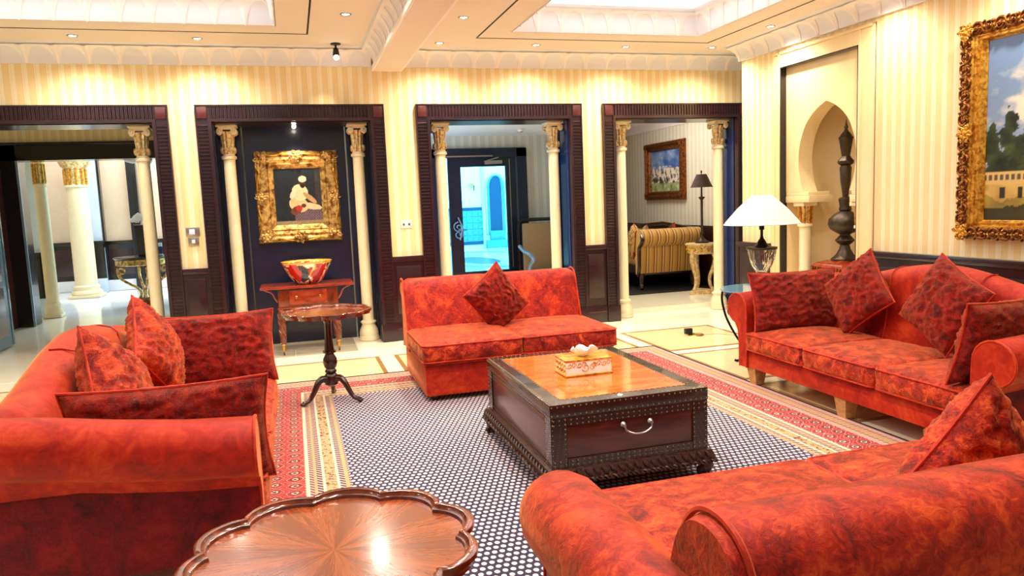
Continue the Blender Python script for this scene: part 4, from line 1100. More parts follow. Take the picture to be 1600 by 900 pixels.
# ================================================================== NICHE CONTENTS
def niche_column(y, lab, first=[None]):
    if first[0]: return dup_tree(first[0], lab, (XP+0.10, y, 0), group='short columns in the niche')
    t = thing('niche_column', lab, 'column', (XP+0.10, y, 0), group='short columns in the niche'); first[0] = t
    k = MB(); k.lathe([(0.09, 0), (0.09, 0.05), (0.075, 0.07), (0.08, 0.1), (0.06, 0.14)], n=20); k.build('base', M['cream'], t)
    k = MB(); k.lathe([(0.06, 0.14), (0.058, 1.10)], n=20); k.build('shaft', M['cream'], t)
    k = MB(); k.lathe([(0.06, 1.10), (0.078, 1.105), (0.078, 1.13), (0.06, 1.14)], n=20); k.build('collar', M['cream'], t)
    k = MB(); k.lathe([(0.05, 1.14), (0.052, 1.30), (0.06, 1.32)], n=20); k.build('neck', M['creamgold'], t)
    rod = None
    for i in range(8):
        a = 2*pi*i/8
        k = MB(); k.tube([(0.062*cos(a), 0.062*sin(a), 1.135), (0.064*cos(a), 0.064*sin(a), 1.23), (0.068*cos(a), 0.068*sin(a), 1.325)], 0.012, 6); k.build('gilt_rod', M['gilt2'], t)
    k = MB(); k.box((-0.085, -0.085, 1.32), (0.085, 0.085, 1.36), 0.006); k.build('abacus', M['cream'], t)
niche_column(6.79, 'short gilt capped column at the far jamb of the stone niche')
niche_column(NY0+0.11, 'short gilt capped column at the near jamb of the stone niche, mostly hidden')

HX, HY = 5.40, 6.365
t = thing('carved_pedestal_box', 'carved reddish wooden chest carrying the bronze water pipe in the niche', 'chest', (HX, HY, 0))
k = MB(); k.box((-0.20, -0.20, 0.0), (0.20, 0.20, 0.64), 0.01); b = k.build('body', M['mahog'], t)
k = MB(); k.loft([[(sx*a, sy*a, z) for sx, sy in ((-1, -1), (1, -1), (1, 1), (-1, 1))] for a, z in ((0.20, 0.64), (0.225, 0.655), (0.23, 0.70), (0.22, 0.715), (0.19, 0.74), (0.13, 0.76), (0.12, 0.765))]); k.build('moulded_lid', M['console'], t, 30)
for i in range(11):
    for s in (0, 1):
        k = MB(); c = -0.2+0.04*i
        p = (c, -0.235, 0.68) if s == 0 else (-0.235, c, 0.68)
        k.ball(p, 0.014, 6, 5, (1, 1, 1.5)); k.build('carved_bead', M['giltd'], t)
t = thing('bronze_water_pipe', 'tall engraved bronze water pipe standing on the carved chest in the niche', 'water pipe', (HX, HY, 0.765))
k = MB(); k.lathe([(0.001, 0), (0.135, 0.0), (0.135, 0.012), (0.09, 0.05), (0.055, 0.11), (0.045, 0.15), (0.075, 0.175), (0.095, 0.20), (0.075, 0.225), (0.05, 0.25), (0.05, 0.26), (0.09, 0.28), (0.145, 0.32), (0.165, 0.37), (0.155, 0.42), (0.11, 0.465), (0.065, 0.49), (0.05, 0.50)], n=28); k.build('water_vase', M['bronze'], t, 40)
k = MB(); k.lathe([(0.05, 0.50), (0.062, 0.51), (0.055, 0.55), (0.062, 0.60), (0.066, 0.62), (0.045, 0.635), (0.028, 0.64), (0.034, 0.70), (0.05, 0.80), (0.058, 0.93), (0.045, 0.955)], n=22); k.build('lower_stem', M['bronze'], t, 40)
k = MB(); k.lathe([(0.045, 0.955), (0.072, 0.975), (0.075, 1.0), (0.05, 1.03), (0.04, 1.05)], n=22, scal=lambda a, z: 1+0.1*cos(6*a)); k.build('knop', M['bronze'], t, 40)
k = MB(); k.lathe([(0.04, 1.05), (0.048, 1.1), (0.064, 1.2), (0.072, 1.235), (0.06, 1.245), (0.045, 1.27), (0.02, 1.30), (0.014, 1.32), (0.02, 1.335), (0.008, 1.37), (0.001, 1.42)], n=22); k.build('tobacco_cup', M['bronze'], t, 40)

# ================================================================== LAMP ON IRON TABLE
LX, LY = 3.86, 5.56
t = thing('iron_glass_table', 'round glass topped wrought iron table behind the right sofa', 'side table', (LX, LY, 0))
k = MB(); k.lathe([(0.001, 0.652), (0.35, 0.652), (0.352, 0.658), (0.35, 0.664), (0.001, 0.664)], n=40); k.build('glass_top', M['glasstop'], t)
k = MB(); k.tube([(0.33*cos(2*pi*j/40), 0.33*sin(2*pi*j/40), 0.645) for j in range(40)], 0.008, 6, True); k.build('top_ring', M['iron'], t)
k = MB(); k.tube([(0.13*cos(2*pi*j/30), 0.13*sin(2*pi*j/30), 0.10) for j in range(30)], 0.007, 6, True); k.build('lower_ring', M['iron'], t)
lg = sc_ = None
for i in range(4):
    a = RAD(45+90*i+6)
    if lg is None:
        k = MB(); k.tube(smooth_path([(0.33, 0, 0.64), (0.335, 0, 0.55), (0.30, 0, 0.40), (0.22, 0, 0.24), (0.14, 0, 0.12), (0.13, 0, 0.06), (0.20, 0, 0.016), (0.23, 0, 0.02)], 5), 0.011, 6); lg = k.build('leg', M['iron'], t, 60)
        k = MB(); k.tube([(0.245+p[0], 0, 0.46+p[1]) for p in spiral(1.6, 0.055, 0.012, 26, pi)], 0.006, 5)
        k.tube([(0.235+p[0], 0, 0.56+p[1]) for p in spiral(-1.4, 0.045, 0.01, 22, pi*1.2)], 0.006, 5); sc_ = k.build('scroll', M['iron'], lg)
        lg.rotation_euler = (0, 0, a)
    else:
        o = dup(lg, t, rot=(0, 0, a)); dup(sc_, o)
t = thing('crystal_table_lamp', 'table lamp with ivory coolie shade and cut glass urn base', 'lamp', (LX, LY, 0.665))
k = MB(); k.lathe([(0.001, 0), (0.085, 0.0), (0.085, 0.02), (0.06, 0.03), (0.035, 0.055), (0.022, 0.08), (0.03, 0.10), (0.04, 0.115), (0.03, 0.12)], n=24); k.build('foot', M['bronze'], t)
k = MB(); k.lathe([(0.022, 0.12), (0.045, 0.135), (0.085, 0.20), (0.11, 0.27), (0.122, 0.335), (0.116, 0.335), (0.104, 0.27), (0.08, 0.205), (0.04, 0.145), (0.001, 0.135)], n=32, scal=lambda a, z: 1+0.02*cos(16*a)); k.build('glass_urn', M['crystal'], t, 30)
k = MB(); k.lathe([(0.125, 0.335), (0.13, 0.342), (0.128, 0.355), (0.07, 0.36), (0.045, 0.38), (0.03, 0.41), (0.016, 0.43), (0.012, 0.45)], n=28); k.build('cap', M['bronze'], t)
k = MB(); k.lathe([(0.012, 0.45), (0.012, 0.50), (0.022, 0.505), (0.022, 0.545), (0.012, 0.55), (0.006, 0.79), (0.001, 0.795)], n=14); k.build('lamp_holder', M['plug'], t)
k = MB(); k.lathe([(0.315, 0.552), (0.30, 0.575), (0.20, 0.69), (0.085, 0.797), (0.083, 0.797), (0.198, 0.688), (0.298, 0.573), (0.313, 0.552)], n=48); sh = k.build('lamp_shade', M['shade'], t)
k = MB(); k.tube([(0.314*cos(2*pi*j/48), 0.314*sin(2*pi*j/48), 0.553) for j in range(48)], 0.004, 5, True); k.build('shade_trim', M['white'], sh)
k = MB()
for i in range(3): k.tube([(0, 0, 0.785), (0.084*cos(2*pi*i/3), 0.084*sin(2*pi*i/3), 0.795)], 0.003, 4)
k.build('spider_fitting', M['brass'], sh)
k = MB(); k.ball((0, 0, 0.60), 0.032, 12, 8, (1, 1, 1.3)); k.build('light_bulb', M['bulb_s'], t)

# ================================================================== FRAMED PICTURES
def frame_members(t, W, H, iw, ih, prof, mat):
    """mitred members; prof: list of (fraction 0 outer..1 inner, depth toward viewer)"""
    def ring(q, f, y):
        a = W/2+(iw/2-W/2)*f; b = H/2+(ih/2-H/2)*f
        return {0: ((-a, y, b), (a, y, b)), 1: ((a, y, b), (a, y, -b)), 2: ((a, y, -b), (-a, y, -b)), 3: ((-a, y, -b), (-a, y, b))}[q]
    for q in range(4):
        A = [ring(q, f, -y)[0] for f, y in prof]+[ring(q, 1, 0.0)[0], ring(q, 0, 0.0)[0]]
        B = [ring(q, f, -y)[1] for f, y in prof]+[ring(q, 1, 0.0)[1], ring(q, 0, 0.0)[1]]
        k = MB(); k.loft([A, B]); k.build('frame_member', M[mat], t, 25)
def cartouche(k, cx, cz, s, y, seed):
    rnd = random.Random(seed)
    k.ball((cx, y, cz), s*0.42, 12, 8, (1, 0.5, 1))
    for i in range(7):
        a = 2*pi*i/7+0.3
        k.ball((cx+s*0.5*cos(a), y-0.004, cz+s*0.5*sin(a)), s*0.24, 8, 6, (1, 0.6, 1))
    for i in range(6):
        a = 2*pi*i/6+rnd.uniform(-.3, .3); c = (cx+s*0.72*cos(a), cz+s*0.72*sin(a))
        k.tube([(c[0]+p[0], y-0.006, c[1]+p[1]) for p in spiral(rnd.choice((-1.2, 1.2)), s*0.32, s*0.07, 14, a)], s*0.085, 5)

def fig_paint(u, v):
    # a robed figure seated on a patterned bench before a dark ground
    c = (14+8*v, 26+8*v, 32+8*v)
    if u > 0.86 and v > 0.35: c = (52, 50, 46)
    if v < 0.08: c = (150, 128, 92)
    def el(x, y, a, b, rot=0):
        dx, dy = u-x, v-y; ca, sa = cos(rot), sin(rot)
        return ((dx*ca+dy*sa)/a)**2+((-dx*sa+dy*ca)/b)**2 < 1
    if 0.40 < u < 0.98 and 0.08 < v < 0.25+0.10*(u-0.4): 
        c = (120, 100, 104) if (floor(u*40)+floor(v*40)) % 2 else (84, 66, 74)
    if el(0.50, 0.36, 0.20, 0.13, -0.2): c = (226, 196, 140)
    if el(0.74, 0.33, 0.24, 0.055, -0.16): c = (232, 206, 156)
    if el(0.60, 0.34, 0.05, 0.035): c = (96, 50, 20)
    if el(0.44, 0.26, 0.12, 0.07, 0.3): c = (112, 56, 34)
    if el(0.50, 0.30, 0.07, 0.05): c = (190, 48, 34)
    if el(0.54, 0.57, 0.17, 0.14, -0.25): c = (240, 220, 170)
    if el(0.40, 0.55, 0.10, 0.05, 0.9): c = (244, 228, 184)
    if el(0.74, 0.47, 0.16, 0.045, -0.6): c = (200, 160, 108)
    if el(0.60, 0.73, 0.065, 0.075): c = (74, 46, 30)
    if el(0.60, 0.68, 0.045, 0.035): c = (22, 18, 18)
    if el(0.605, 0.80, 0.085, 0.055): c = (238, 222, 186)
    j = nz(u, v, 0.2, 22)*12
    return tuple(max(0, min(255, x+j)) for x in c)
t = thing('gilt_rococo_picture', 'painting of a seated white robed figure in a heavy gilt rococo frame', 'picture', (0.086, 8.752, 1.645))
W, H, iw, ih = 0.90, 1.01, 0.50, 0.62
frame_members(t, W, H, iw, ih, [(0.0, 0.02), (0.06, 0.055), (0.22, 0.075), (0.36, 0.055), (0.5, 0.06), (0.68, 0.04), (0.74, 0.05), (0.9, 0.035), (1.0, 0.02)], 'gilt')
painted('canvas', M['paint'], t, iw+0.02, ih+0.02, fig_paint, 110, 130, (0, -0.012, 0))
for i, (sx, sz) in enumerate(((-1, -1), (1, -1), (1, 1), (-1, 1))):
    k = MB(); cartouche(k, sx*(W/2-0.085), sz*(H/2-0.085), 0.085, -0.07, i); k.build('corner_ornament', M['gilt'], t, 60)
for i, (x, z) in enumerate(((0, H/2-0.06), (0, -H/2+0.06), (-W/2+0.06, 0), (W/2-0.06, 0))):
    k = MB(); cartouche(k, x, z, 0.07, -0.07, 10+i); k.build('centre_ornament', M['gilt'], t, 60)
for sx in (-1, 1):
    for sz in (-1, 1):
        k = MB(); k.tube(smooth_path([(sx*(W/2-0.02), -0.05, sz*(H/2-0.16)), (sx*(W/2-0.055), -0.065, sz*0.28), (sx*(W/2-0.03), -0.06, sz*0.17), (sx*(W/2-0.02), -0.055, sz*0.08)], 5), 0.013, 6); k.build('side_scroll', M['gilt2'], t)
        k = MB(); k.tube(smooth_path([(sx*(W/2-0.16), -0.05, sz*(H/2-0.02)), (sx*0.24, -0.065, sz*(H/2-0.055)), (sx*0.14, -0.06, sz*(H/2-0.03)), (sx*0.08, -0.055, sz*(H/2-0.02))], 5), 0.013, 6); k.build('rail_scroll', M['gilt2'], t)

def land_paint(u, v):
    # park landscape: cloudy sky, trees, pale house, lawn.  u=0 far edge of the picture
    s = v
    n1 = noise.fractal(Vector((u*3.2, v*4.5, 0.3)), 0.9, 2.1, 5)
    sky = [108+52*(1-s), 140+36*(1-s), 182+10*(1-s)]
    cl = max(0, min(1, (n1-0.10+0.35*max(0, 0.75-s))*2.6)) if s > 0.32 else 0
    c = [a+(b-a)*cl for a, b in zip(sky, (240, 226, 204))]
    n2 = noise.fractal(Vector((u*9, v*11, 2.3)), 0.8, 2.2, 5)
    def tree(x, top, wd, lo=0.24):
        if v < lo or v > top+0.05: return 0
        f = (v-lo)/(top-lo); half = wd*(0.55+0.6*sin(pi*min(1, f*0.9)))*(1 if f < 1 else 0)
        return abs(u-x)+0.05*n2 < half*(1-0.6*f*f)
    for x, tp, wd in ((0.04, 0.56, 0.05), (0.12, 0.60, 0.05), (0.22, 0.50, 0.09), (0.36, 0.52, 0.12), (0.8, 0.7, 0.16), (0.95, 0.62, 0.14)):
        if tree(x, tp, wd):
            g = n2*60; c = [44+g, 58+g, 24+g*0.5]
    if 0.205 < v < 0.275 and u < 0.9:
        c = [222, 186, 110]
        if 0.225 < v < 0.255 and (u*34) % 1 < 0.42: c = [92, 76, 56]
    if v <= 0.205:
        g = 30*n2; c = [206+g, 168+g, 84+g*0.6]
        if v < 0.13+0.03*n2: c = [150+g, 128+g, 46]
        if v < 0.075+0.05*u+0.02*n2: c = [52+g*0.6, 48+g*0.6, 20]
    for x in (0.10, 0.19, 0.30):
        if abs(u-x) < 0.012 and 0.13 < v < 0.185: c = [40, 32, 28]
    return tuple(max(0, min(255, x)) for x in c)
PW, PH = 1.95, 1.62
t = thing('gilt_landscape_picture', 'large park landscape painting in a carved gilt frame on the right wall', 'picture', (XR-0.006, 4.69-PW/2, 1.875)); t.rotation_euler = (0, 0, -pi/2)
iw, ih = PW-0.40, PH-0.29
frame_members(t, PW, PH, iw, ih, [(0.0, 0.03), (0.05, 0.06), (0.3, 0.085), (0.5, 0.06), (0.54, 0.055), (0.7, 0.055), (0.72, 0.045), (0.86, 0.05), (0.9, 0.035), (1.0, 0.018)], 'gilt2')
painted('canvas', M['paint'], t, iw+0.02, ih+0.02, land_paint, 170, 130, (0, -0.012, 0))
k = MB(); k.tube([(p[0], 0, p[1]) for p in spiral(1.5, 0.042, 0.01, 24, 0)], lambda s: 0.012-0.005*s, 6)
k.tube(smooth_path([(0.042, 0, 0), (0.03, -0.006, -0.04), (-0.02, 0.0, -0.055), (-0.045, 0, -0.03)], 4), 0.010, 6); k.ball((-0.03, 0, 0.04), 0.017, 8, 6); k.ball((0, -.004, 0), 0.02, 8, 6)
scr = k.build('acanthus_scroll', M['giltd'], t, 60); first = True
nvs = 17; nhs = 20
spots = []
for i in range(nvs):
    z = -PH/2+0.05+(PH-0.10)*i/(nvs-1)
    spots.append((-PW/2+0.055, z, i % 2, 0)); spots.append((PW/2-0.055, z, i % 2, 0))
for i in range(1, nhs-1):
    x = -PW/2+0.05+(PW-0.10)*i/(nhs-1)
    spots.append((x, PH/2-0.045, i % 2, 1)); spots.append((x, -PH/2+0.045, i % 2, 1))
for x, z, fl, hr in spots:
    o = scr if first else dup(scr, t); first = False
    o.location = (x, -0.075, z); o.rotation_euler = (0, (pi/2 if hr else 0)+(pi if fl else 0), 0); o.scale = (1.0, 1, 0.95)
for i, (x, z) in enumerate(((-PW/2+0.06, PH/2-0.06), (PW/2-0.06, PH/2-0.06), (-PW/2+0.06, -PH/2+0.06), (PW/2-0.06, -PH/2+0.06), (-PW/2+0.075, 0.0), (PW/2-0.075, 0.0))):
    k = MB(); cartouche(k, x, z, 0.07, -0.085, 30+i); k.build('corner_ornament' if i < 4 else 'centre_ornament', M['gilt2'], t, 60)

# ================================================================== SITTING ROOM BEHIND THE RIGHT-HAND OPENING
X4 = 6.15
m = MB(); m.box((3.72, 10.56, 0), (4.66, 10.66, 2.9)); struct('wall_sitting_front', m, M['paper_gx'], 'short wall hidden between the sitting room and the courtyard', 'wall')
m = MB(); m.box((X4, 8.80, 0.0), (X4+0.15, 16, 2.75)); wr4 = struct('wall_sitting_side', m, M['paper_g'], 'grey striped wall of the sitting room with the small painting', 'wall')
m = MB(); m.box((4.60, 15.1, 0.0), (X4+.2, 15.25, 4.2)); struct('wall_sitting_end', m, M['paper_gx'], 'far grey striped wall of the sitting room', 'wall')
m = MB(); m.box((3.72, 8.77, 0.0), (3.78, 10.56, 2.9)); struct('wall_sitting_left', m, M['paper_g'], 'partition wall between the sitting room and the glass door passage', 'wall')
m = MB(); m.box((-1.0, 8.77, 2.95), (8.0, 10.56, 3.05)); m.box((4.68, 10.56, 2.95), (8.0, 15.2, 3.05)); struct('ceiling_rooms', m, M['white'], 'white ceiling over the rooms behind the back wall', 'ceiling')
k = MB(); k.prism([(0.0, 2.62), (-0.02, 2.62), (-0.03, 2.66), (-0.10, 2.74), (-0.11, 2.95), (0.0, 2.95)], 8.8, 15, 'y'); k.xf(Matrix.Translation((X4, 0, 0))); struct('trim_21', k, M['white'], 'plain white cornice over the grey striped sitting room wall', 'cornice')
t = thing('trim_22', 'dark dado rail along the sitting room wall', 'dado rail', kind='structure')
k = MB(); k.box((X4-0.02, 8.8, 0.06), (X4, 15, 0.96)); k.build('dado_board', M['dark'], t)
k = MB(); k.box((X4-0.04, 8.8, 0.96), (X4, 15, 1.0)); k.build('dado_cap', M['dark'], t)

def horses_paint(u, v):
    n1 = noise.fractal(Vector((u*5, v*5, 7.3)), 0.9, 2.1, 5); n2 = noise.fractal(Vector((u*14, v*9, 1.3)), 0.8, 2.1, 4)
    if v > 0.55: c = (110+80*n1, 140+70*n1, 190+40*n1)
    elif v > 0.22: c = (214+50*n2, 206+50*n2, 190+50*n2) if n2 > -0.05 else (110, 120, 110)
    else: c = (150+60*n2, 160+60*n2, 110+60*n2)
    if 0.2 < v < 0.62 and n2 > 0.28: c = (236, 220, 196)
    if 0.2 < v < 0.5 and n2 < -0.3: c = (72, 60, 52)
    return tuple(max(0, min(255, x)) for x in c)
t = thing('dark_framed_picture', 'small painting of pale horses in a dark carved frame above the striped sofa', 'picture', (X4-0.005, 11.55, 1.90)); t.rotation_euler = (0, 0, -pi/2)
W, H, iw, ih = 1.36, 0.98, 1.04, 0.68
frame_members(t, W, H, iw, ih, [(0, 0.03), (0.1, 0.07), (0.4, 0.08), (0.6, 0.05), (0.85, 0.055), (1, 0.02)], 'giltd')
painted('canvas', M['paint'], t, iw+0.02, ih+0.02, horses_paint, 80, 60, (0, -0.012, 0))
for i, (sx, sz) in enumerate(((-1, -1), (1, -1), (1, 1), (-1, 1))):
    k = MB(); cartouche(k, sx*(W/2-0.07), sz*(H/2-0.07), 0.06, -0.075, 50+i); k.build('corner_ornament', M['giltd'], t, 60)

# striped scroll-end sofa (long side along the wall, end toward the viewer)
t = thing('striped_scroll_sofa', 'gold and red striped scroll arm sofa in the sitting room', 'sofa', (0, 0, 0.062))
k = MB(); k.box((5.10, 10.35, 0.22), (6.02, 12.35, 0.36), 0.02); k.build('seat_frame', M['mahd'], t)
mb = puff(0.72, 1.75, 0.16, 0.05, 0.02, 0.003, 3); mb.xf(Matrix.Translation((5.42, 11.35, 0.44))); mb.build('seat_cushion', M['brocade'], t, 70)
def s_end(y0, y1):
    k = MB(); rings = []
    for x, e in ((5.0, 0.0), (5.03, 0.8), (5.1, 1), (5.9, 1), (6.0, 0.9)):
        pr = [(y1, 0.24), (y0+0.06, 0.26), (y0+0.03, 0.5), (y0+0.02, 0.68)]
        for q in range(12):
            a = RAD(-70-q*(250)/11); pr.append((y0+0.04+0.13*cos(a)*1.0-0.02, 0.80+0.13*sin(a)))
        pr += [(y1-0.02, 0.62), (y1, 0.45)]
        rings.append([(x, p[0], p[1]) for p in pr])
    k.loft(rings); return k
a = s_end(10.25, 10.42).build('scroll_end', M['brocade'], t, 60)
k = MB(); k.tube(smooth_path([(5.0, 10.20, 0.84), (4.985, 10.14, 0.78), (4.985, 10.20, 0.70), (4.985, 10.26, 0.62), (4.985, 10.26, 0.36), (4.985, 10.30, 0.22)], 5), 0.028, 8); k.build('scroll_facing', M['mahd'], a)
k = MB(); k.box((5.84, 10.3, 0.3), (6.04, 12.35, 0.86), 0.04); k.build('back', M['brocade'], t)
k = MB(); k.tube([(5.94, 10.3, 0.90), (5.94, 11.3, 0.97), (5.94, 12.35, 0.90)], 0.03, 8); k.build('back_rail', M['mahd'], t)
for x, y in ((5.08, 10.38), (5.95, 10.38), (5.08, 12.3), (5.95, 12.3)):
    k = MB(); k.tube(smooth_path([(x, y, 0.24), (x-0.01, y-0.02, 0.16), (x-0.02, y-0.03, 0.08), (x-0.03, y-0.07, 0.02)], 4), lambda s: 0.045-0.02*s, 8); k.build('sabre_leg', M['mahd'], t)
pillow('gold striped cushion at the front of the scroll arm sofa', (5.12, 10.72, 0.80), (0.3, 0.8, 0.2), (0, -0.3, 1), 0.45, 0.45, 0.16, 61, 'brocade', 'cushions on the striped sofa')
pillow('small rose cushion in the middle of the striped sofa', (5.60, 11.4, 0.76), (0.5, 0.8, 0.3), (0.2, -0.3, 0.9), 0.42, 0.42, 0.16, 63, 'beige', 'cushions on the striped sofa')
pillow('small dark cushion against the back of the striped sofa', (5.75, 10.75, 0.83), (0.4, 0.7, 0.5), (0.3, -0.5, 0.8), 0.36, 0.36, 0.14, 65, 'giltd', 'cushions on the striped sofa')
t = thing('gilded_side_table', 'ivory and gold carved side table beside the striped sofa', 'side table', (5.66, 9.62, 0.05))
k = MB(); k.lathe([(0.001, 0.70), (0.215, 0.70), (0.225, 0.71), (0.225, 0.725), (0.21, 0.735), (0.001, 0.735)], n=32); k.build('table_top', M['ivoryp'], t)
k = MB(); k.lathe([(0.17, 0.58), (0.19, 0.60), (0.19, 0.70), (0.15, 0.70)], n=32); ap = k.build('carved_apron', M['ivoryp'], t)
for i in range(12):
    a = 2*pi*i/12; k = MB(); k.ball((0.192*cos(a), 0.192*sin(a), 0.645), 0.024, 8, 6, (1, 1, 1.2)); k.build('rosette', M['gilt2'], ap)
lg = None
for i in range(3):
    if lg is None:
        k = MB(); k.tube(smooth_path([(0.16, 0, 0.62), (0.20, 0, 0.52), (0.17, 0, 0.38), (0.12, 0, 0.24), (0.13, 0, 0.12), (0.17, 0, 0.06)], 5), lambda s: 0.036-0.016*s, 8); lg = k.build('cabriole_leg', M['ivoryp'], t); lg.rotation_euler = (0, 0, RAD(200))
    else: dup(lg, t, rot=(0, 0, RAD(200)+2*pi*i/3))
k = MB(); k.loft([[(r*cos(RAD(200)+2*pi*j/3), r*sin(RAD(200)+2*pi*j/3), z) for j in range(3)] for r, z in ((0.26, 0.0), (0.26, 0.05), (0.22, 0.06))]); k.build('tripod_plinth', M['ivoryp'], t, 0)
t = thing('candlestick_lamp', 'tall dark candlestick lamp with a small dark shade on the gilded table', 'lamp', (5.68, 9.62, 0.785))
k = MB(); k.lathe([(0.001, 0), (0.10, 0), (0.10, 0.02), (0.06, 0.04), (0.03, 0.08), (0.022, 0.12), (0.03, 0.14), (0.018, 0.16), (0.018, 0.62), (0.045, 0.65), (0.05, 0.66), (0.014, 0.67), (0.012, 0.82)], n=20); k.build('candlestick', M['bronze'], t)
k = MB(); k.lathe([(0.165, 0.80), (0.15, 0.815), (0.07, 0.985), (0.067, 0.985), (0.147, 0.812), (0.162, 0.80)], n=36); k.build('lamp_shade', M['shade_d'], t)
k = MB(); k.lathe([(0.006, 0.82), (0.006, 1.0), (0.014, 1.01), (0.012, 1.03), (0.001, 1.045)], n=10); k.build('finial', M['bronze'], t)

# ================================================================== GLASS DOOR PASSAGE AND COURTYARD
YD = 10.40
m = MB(); m.box((-0.9, YD, 0), (1.82, YD+0.15, 2.95)); m.box((3.28, YD, 0), (3.72, YD+0.15, 2.95)); m.box((1.82, YD, 2.26), (3.28, YD+0.15, 2.95))
struct('wall_passage', m, M['paper_gx'], 'grey striped wall around the black framed glass door', 'wall')
m = MB(); m.box((1.0, 8.77, 2.43), (3.72, YD, 2.47)); struct('ceiling_passage', m, M['white'], 'low white ceiling of the glass door passage', 'ceiling')
d = thing('door_1', 'black framed glass door looking into the blue courtyard', 'door', (0, YD, 0), kind='structure')
k = MB(); k.box((1.80, -0.06, 0), (2.0, 0.12, 2.25)); k.build('door_jamb', M['navy'], d)
k = MB(); k.box((3.14, -0.06, 0), (3.285, 0.12, 2.25)); k.build('door_jamb', M['navy'], d)
k = MB(); k.box((1.80, -0.06, 2.13), (3.285, 0.12, 2.25)); k.build('door_head', M['navy'], d)
for a, b, c, e in ((2.14, 2.32, 0, 2.13), (2.98, 3.13, 0, 2.13), (2.32, 2.98, 2.0, 2.13), (2.32, 2.98, 0, 0.52)):
    k = MB(); k.box((a, -0.02, c), (b, 0.03, e)); k.build('door_rail', M['navy'], d)
k = MB(); k.box((2.32, 0.0, 0.52), (2.98, 0.008, 2.0)); k.build('door_pane', M['doorglass'], d)
k = MB(); k.box((2.00, 0.0, 0.1), (2.14, 0.008, 2.1)); k.build('side_pane', M['doorglass'], d)
k = MB(); k.box((2.66, -0.07, 2.03), (2.92, -0.02, 2.08), 0.006); k.tube([(2.70, -0.06, 2.08), (2.86, -0.10, 2.12)], 0.008, 6); k.build('door_closer', M['chrome'], d)
k = MB(); k.box((2.10, -0.075, 2.135), (2.78, -0.06, 2.155)); k.build('door_light_strip', M['chrome'], d)
k = MB(); k.box((3.03, -0.03, 0.55), (3.04, -0.02, 2.1)); k.build('door_edge', M['chrome'], d)
k = MB()
for ph in (0, 1): k.tube([(2.245, -0.07+0*p[0], 1.15+(0.12*ph-0.06)) if False else (2.24+p[0], -0.07, 1.16-0.1*ph+p[1]) for p in spiral(1.4*(1-2*ph), 0.075, 0.012, 24, pi/2)], 0.010, 6)
k.tube([(2.24, -0.07, 1.30), (2.30, -0.08, 1.16), (2.26, -0.07, 0.98)], 0.012, 6); k.tube([(2.26, -0.02, 1.12), (2.26, -0.08, 1.12), (2.36, -0.08, 1.12)], 0.011, 6); k.build('scroll_handle', M['palewood'], d)
# courtyard seen through the glass
YC = 24.0
m = MB(); m.box((2.0, YC, 0), (9.0, YC+0.15, 4.6)); cw = struct('wall_courtyard', m, M['white'], 'white courtyard wall with blue mosaic dado beyond the glass door', 'wall')
m = MB(); m.box((2.0, YC-0.05, 1.24), (6.0, YC, 1.34)); m.build('mosaic_border', M['tile_d'], cw)
m = MB(); m.box((2.0, YC-0.05, 0.12), (6.0, YC, 0.22)); m.build('mosaic_border', M['tile_d'], cw)
tl = None
for i in range(13):
    for j in range(5):
        x, z = 3.62+0.195*i, 0.32+0.205*j
        if tl is None:
            k = MB(); k.box((-0.094, -0.04, -0.099), (0.094, 0.0, 0.099), 0.004); k.tube([(0.066*cos(2*pi*q/16), -0.042, 0.07*sin(2*pi*q/16)) for q in range(16)], 0.014, 5, True); tl = o = k.build('mosaic_tile', M['tile_c'], cw)
        else: o = dup(tl, cw)
        o.location = (x, YC, z)
AX = 6.50
ar = [(-0.20, 0.45), (0.20, 0.45)]+[(0.20*cos(pi*i/14), 1.85+0.50*sin(pi*i/14)**0.75) for i in range(15)]
k = MB(); k.prism([(AX+a, b) for a, b in ar], YC-0.03, YC, 'y'); k.build('arch_recess', M['tile_d'], cw)
for q, mt in ((1.25, 'tile_c'), (1.65, 'mar_bl')):
    k = MB(); k.tube([(AX+0.20*q, YC-0.05, 0.45), (AX+0.20*q, YC-0.05, 1.85)]+[(AX+q*a, YC-0.05, 1.85+(b-1.85)*(0.85+0.15*q)) for a, b in ar[3:-1]]+[(AX-0.20*q, YC-0.05, 1.85), (AX-0.20*q, YC-0.05, 0.45)], 0.035, 6); k.build('arch_moulding', M[mt], cw)
k = MB(); k.box((AX-0.42, YC-0.3, 0), (AX+0.42, YC, 0.25), 0.01); k.box((AX-0.25, YC-0.15, 0.25), (AX+0.25, YC, 0.55), 0.01); k.build('arch_plinth', M['tile_c'], cw)
for x in (6.06, 6.94):
    k = MB(); k.box((x-0.05, YC-0.12, 0), (x+0.05, YC, 3.0), 0.01); k.build('pilaster', M['mar_bl'], cw)
k = MB(); k.tube([(5.75, YC-.02, 2.05), (5.75, YC-0.14, 2.05), (5.75, YC-0.14, 1.88)], 0.025, 6); k.ball((5.66, YC-.1, 2.09), 0.06, 8, 6, (1.6, 1, .6)); k.build('wall_lantern', M['brass'], cw)
m = MB(); m.box((9.0, 15.2, 0), (9.15, 24.2, 4.6)); struct('wall_courtyard_right', m, M['white'], 'right end wall of the courtyard', 'wall')
m = MB(); m.box((4.60, 10.66, 0), (4.68, 15.1, 4.2)); struct('wall_courtyard_side', m, M['white'], 'right side wall of the courtyard', 'wall')
def oval(nm, cx, cy, rx, ry, z, mt):
    k = MB(); k.lathe([(1.0, -0.003), (1.0, z), (0.001, z)], n=48); k.v = [(cx+x*rx, cy+y*ry, zz) for x, y, zz in k.v]; k.build(nm, M[mt], floor_, 20)
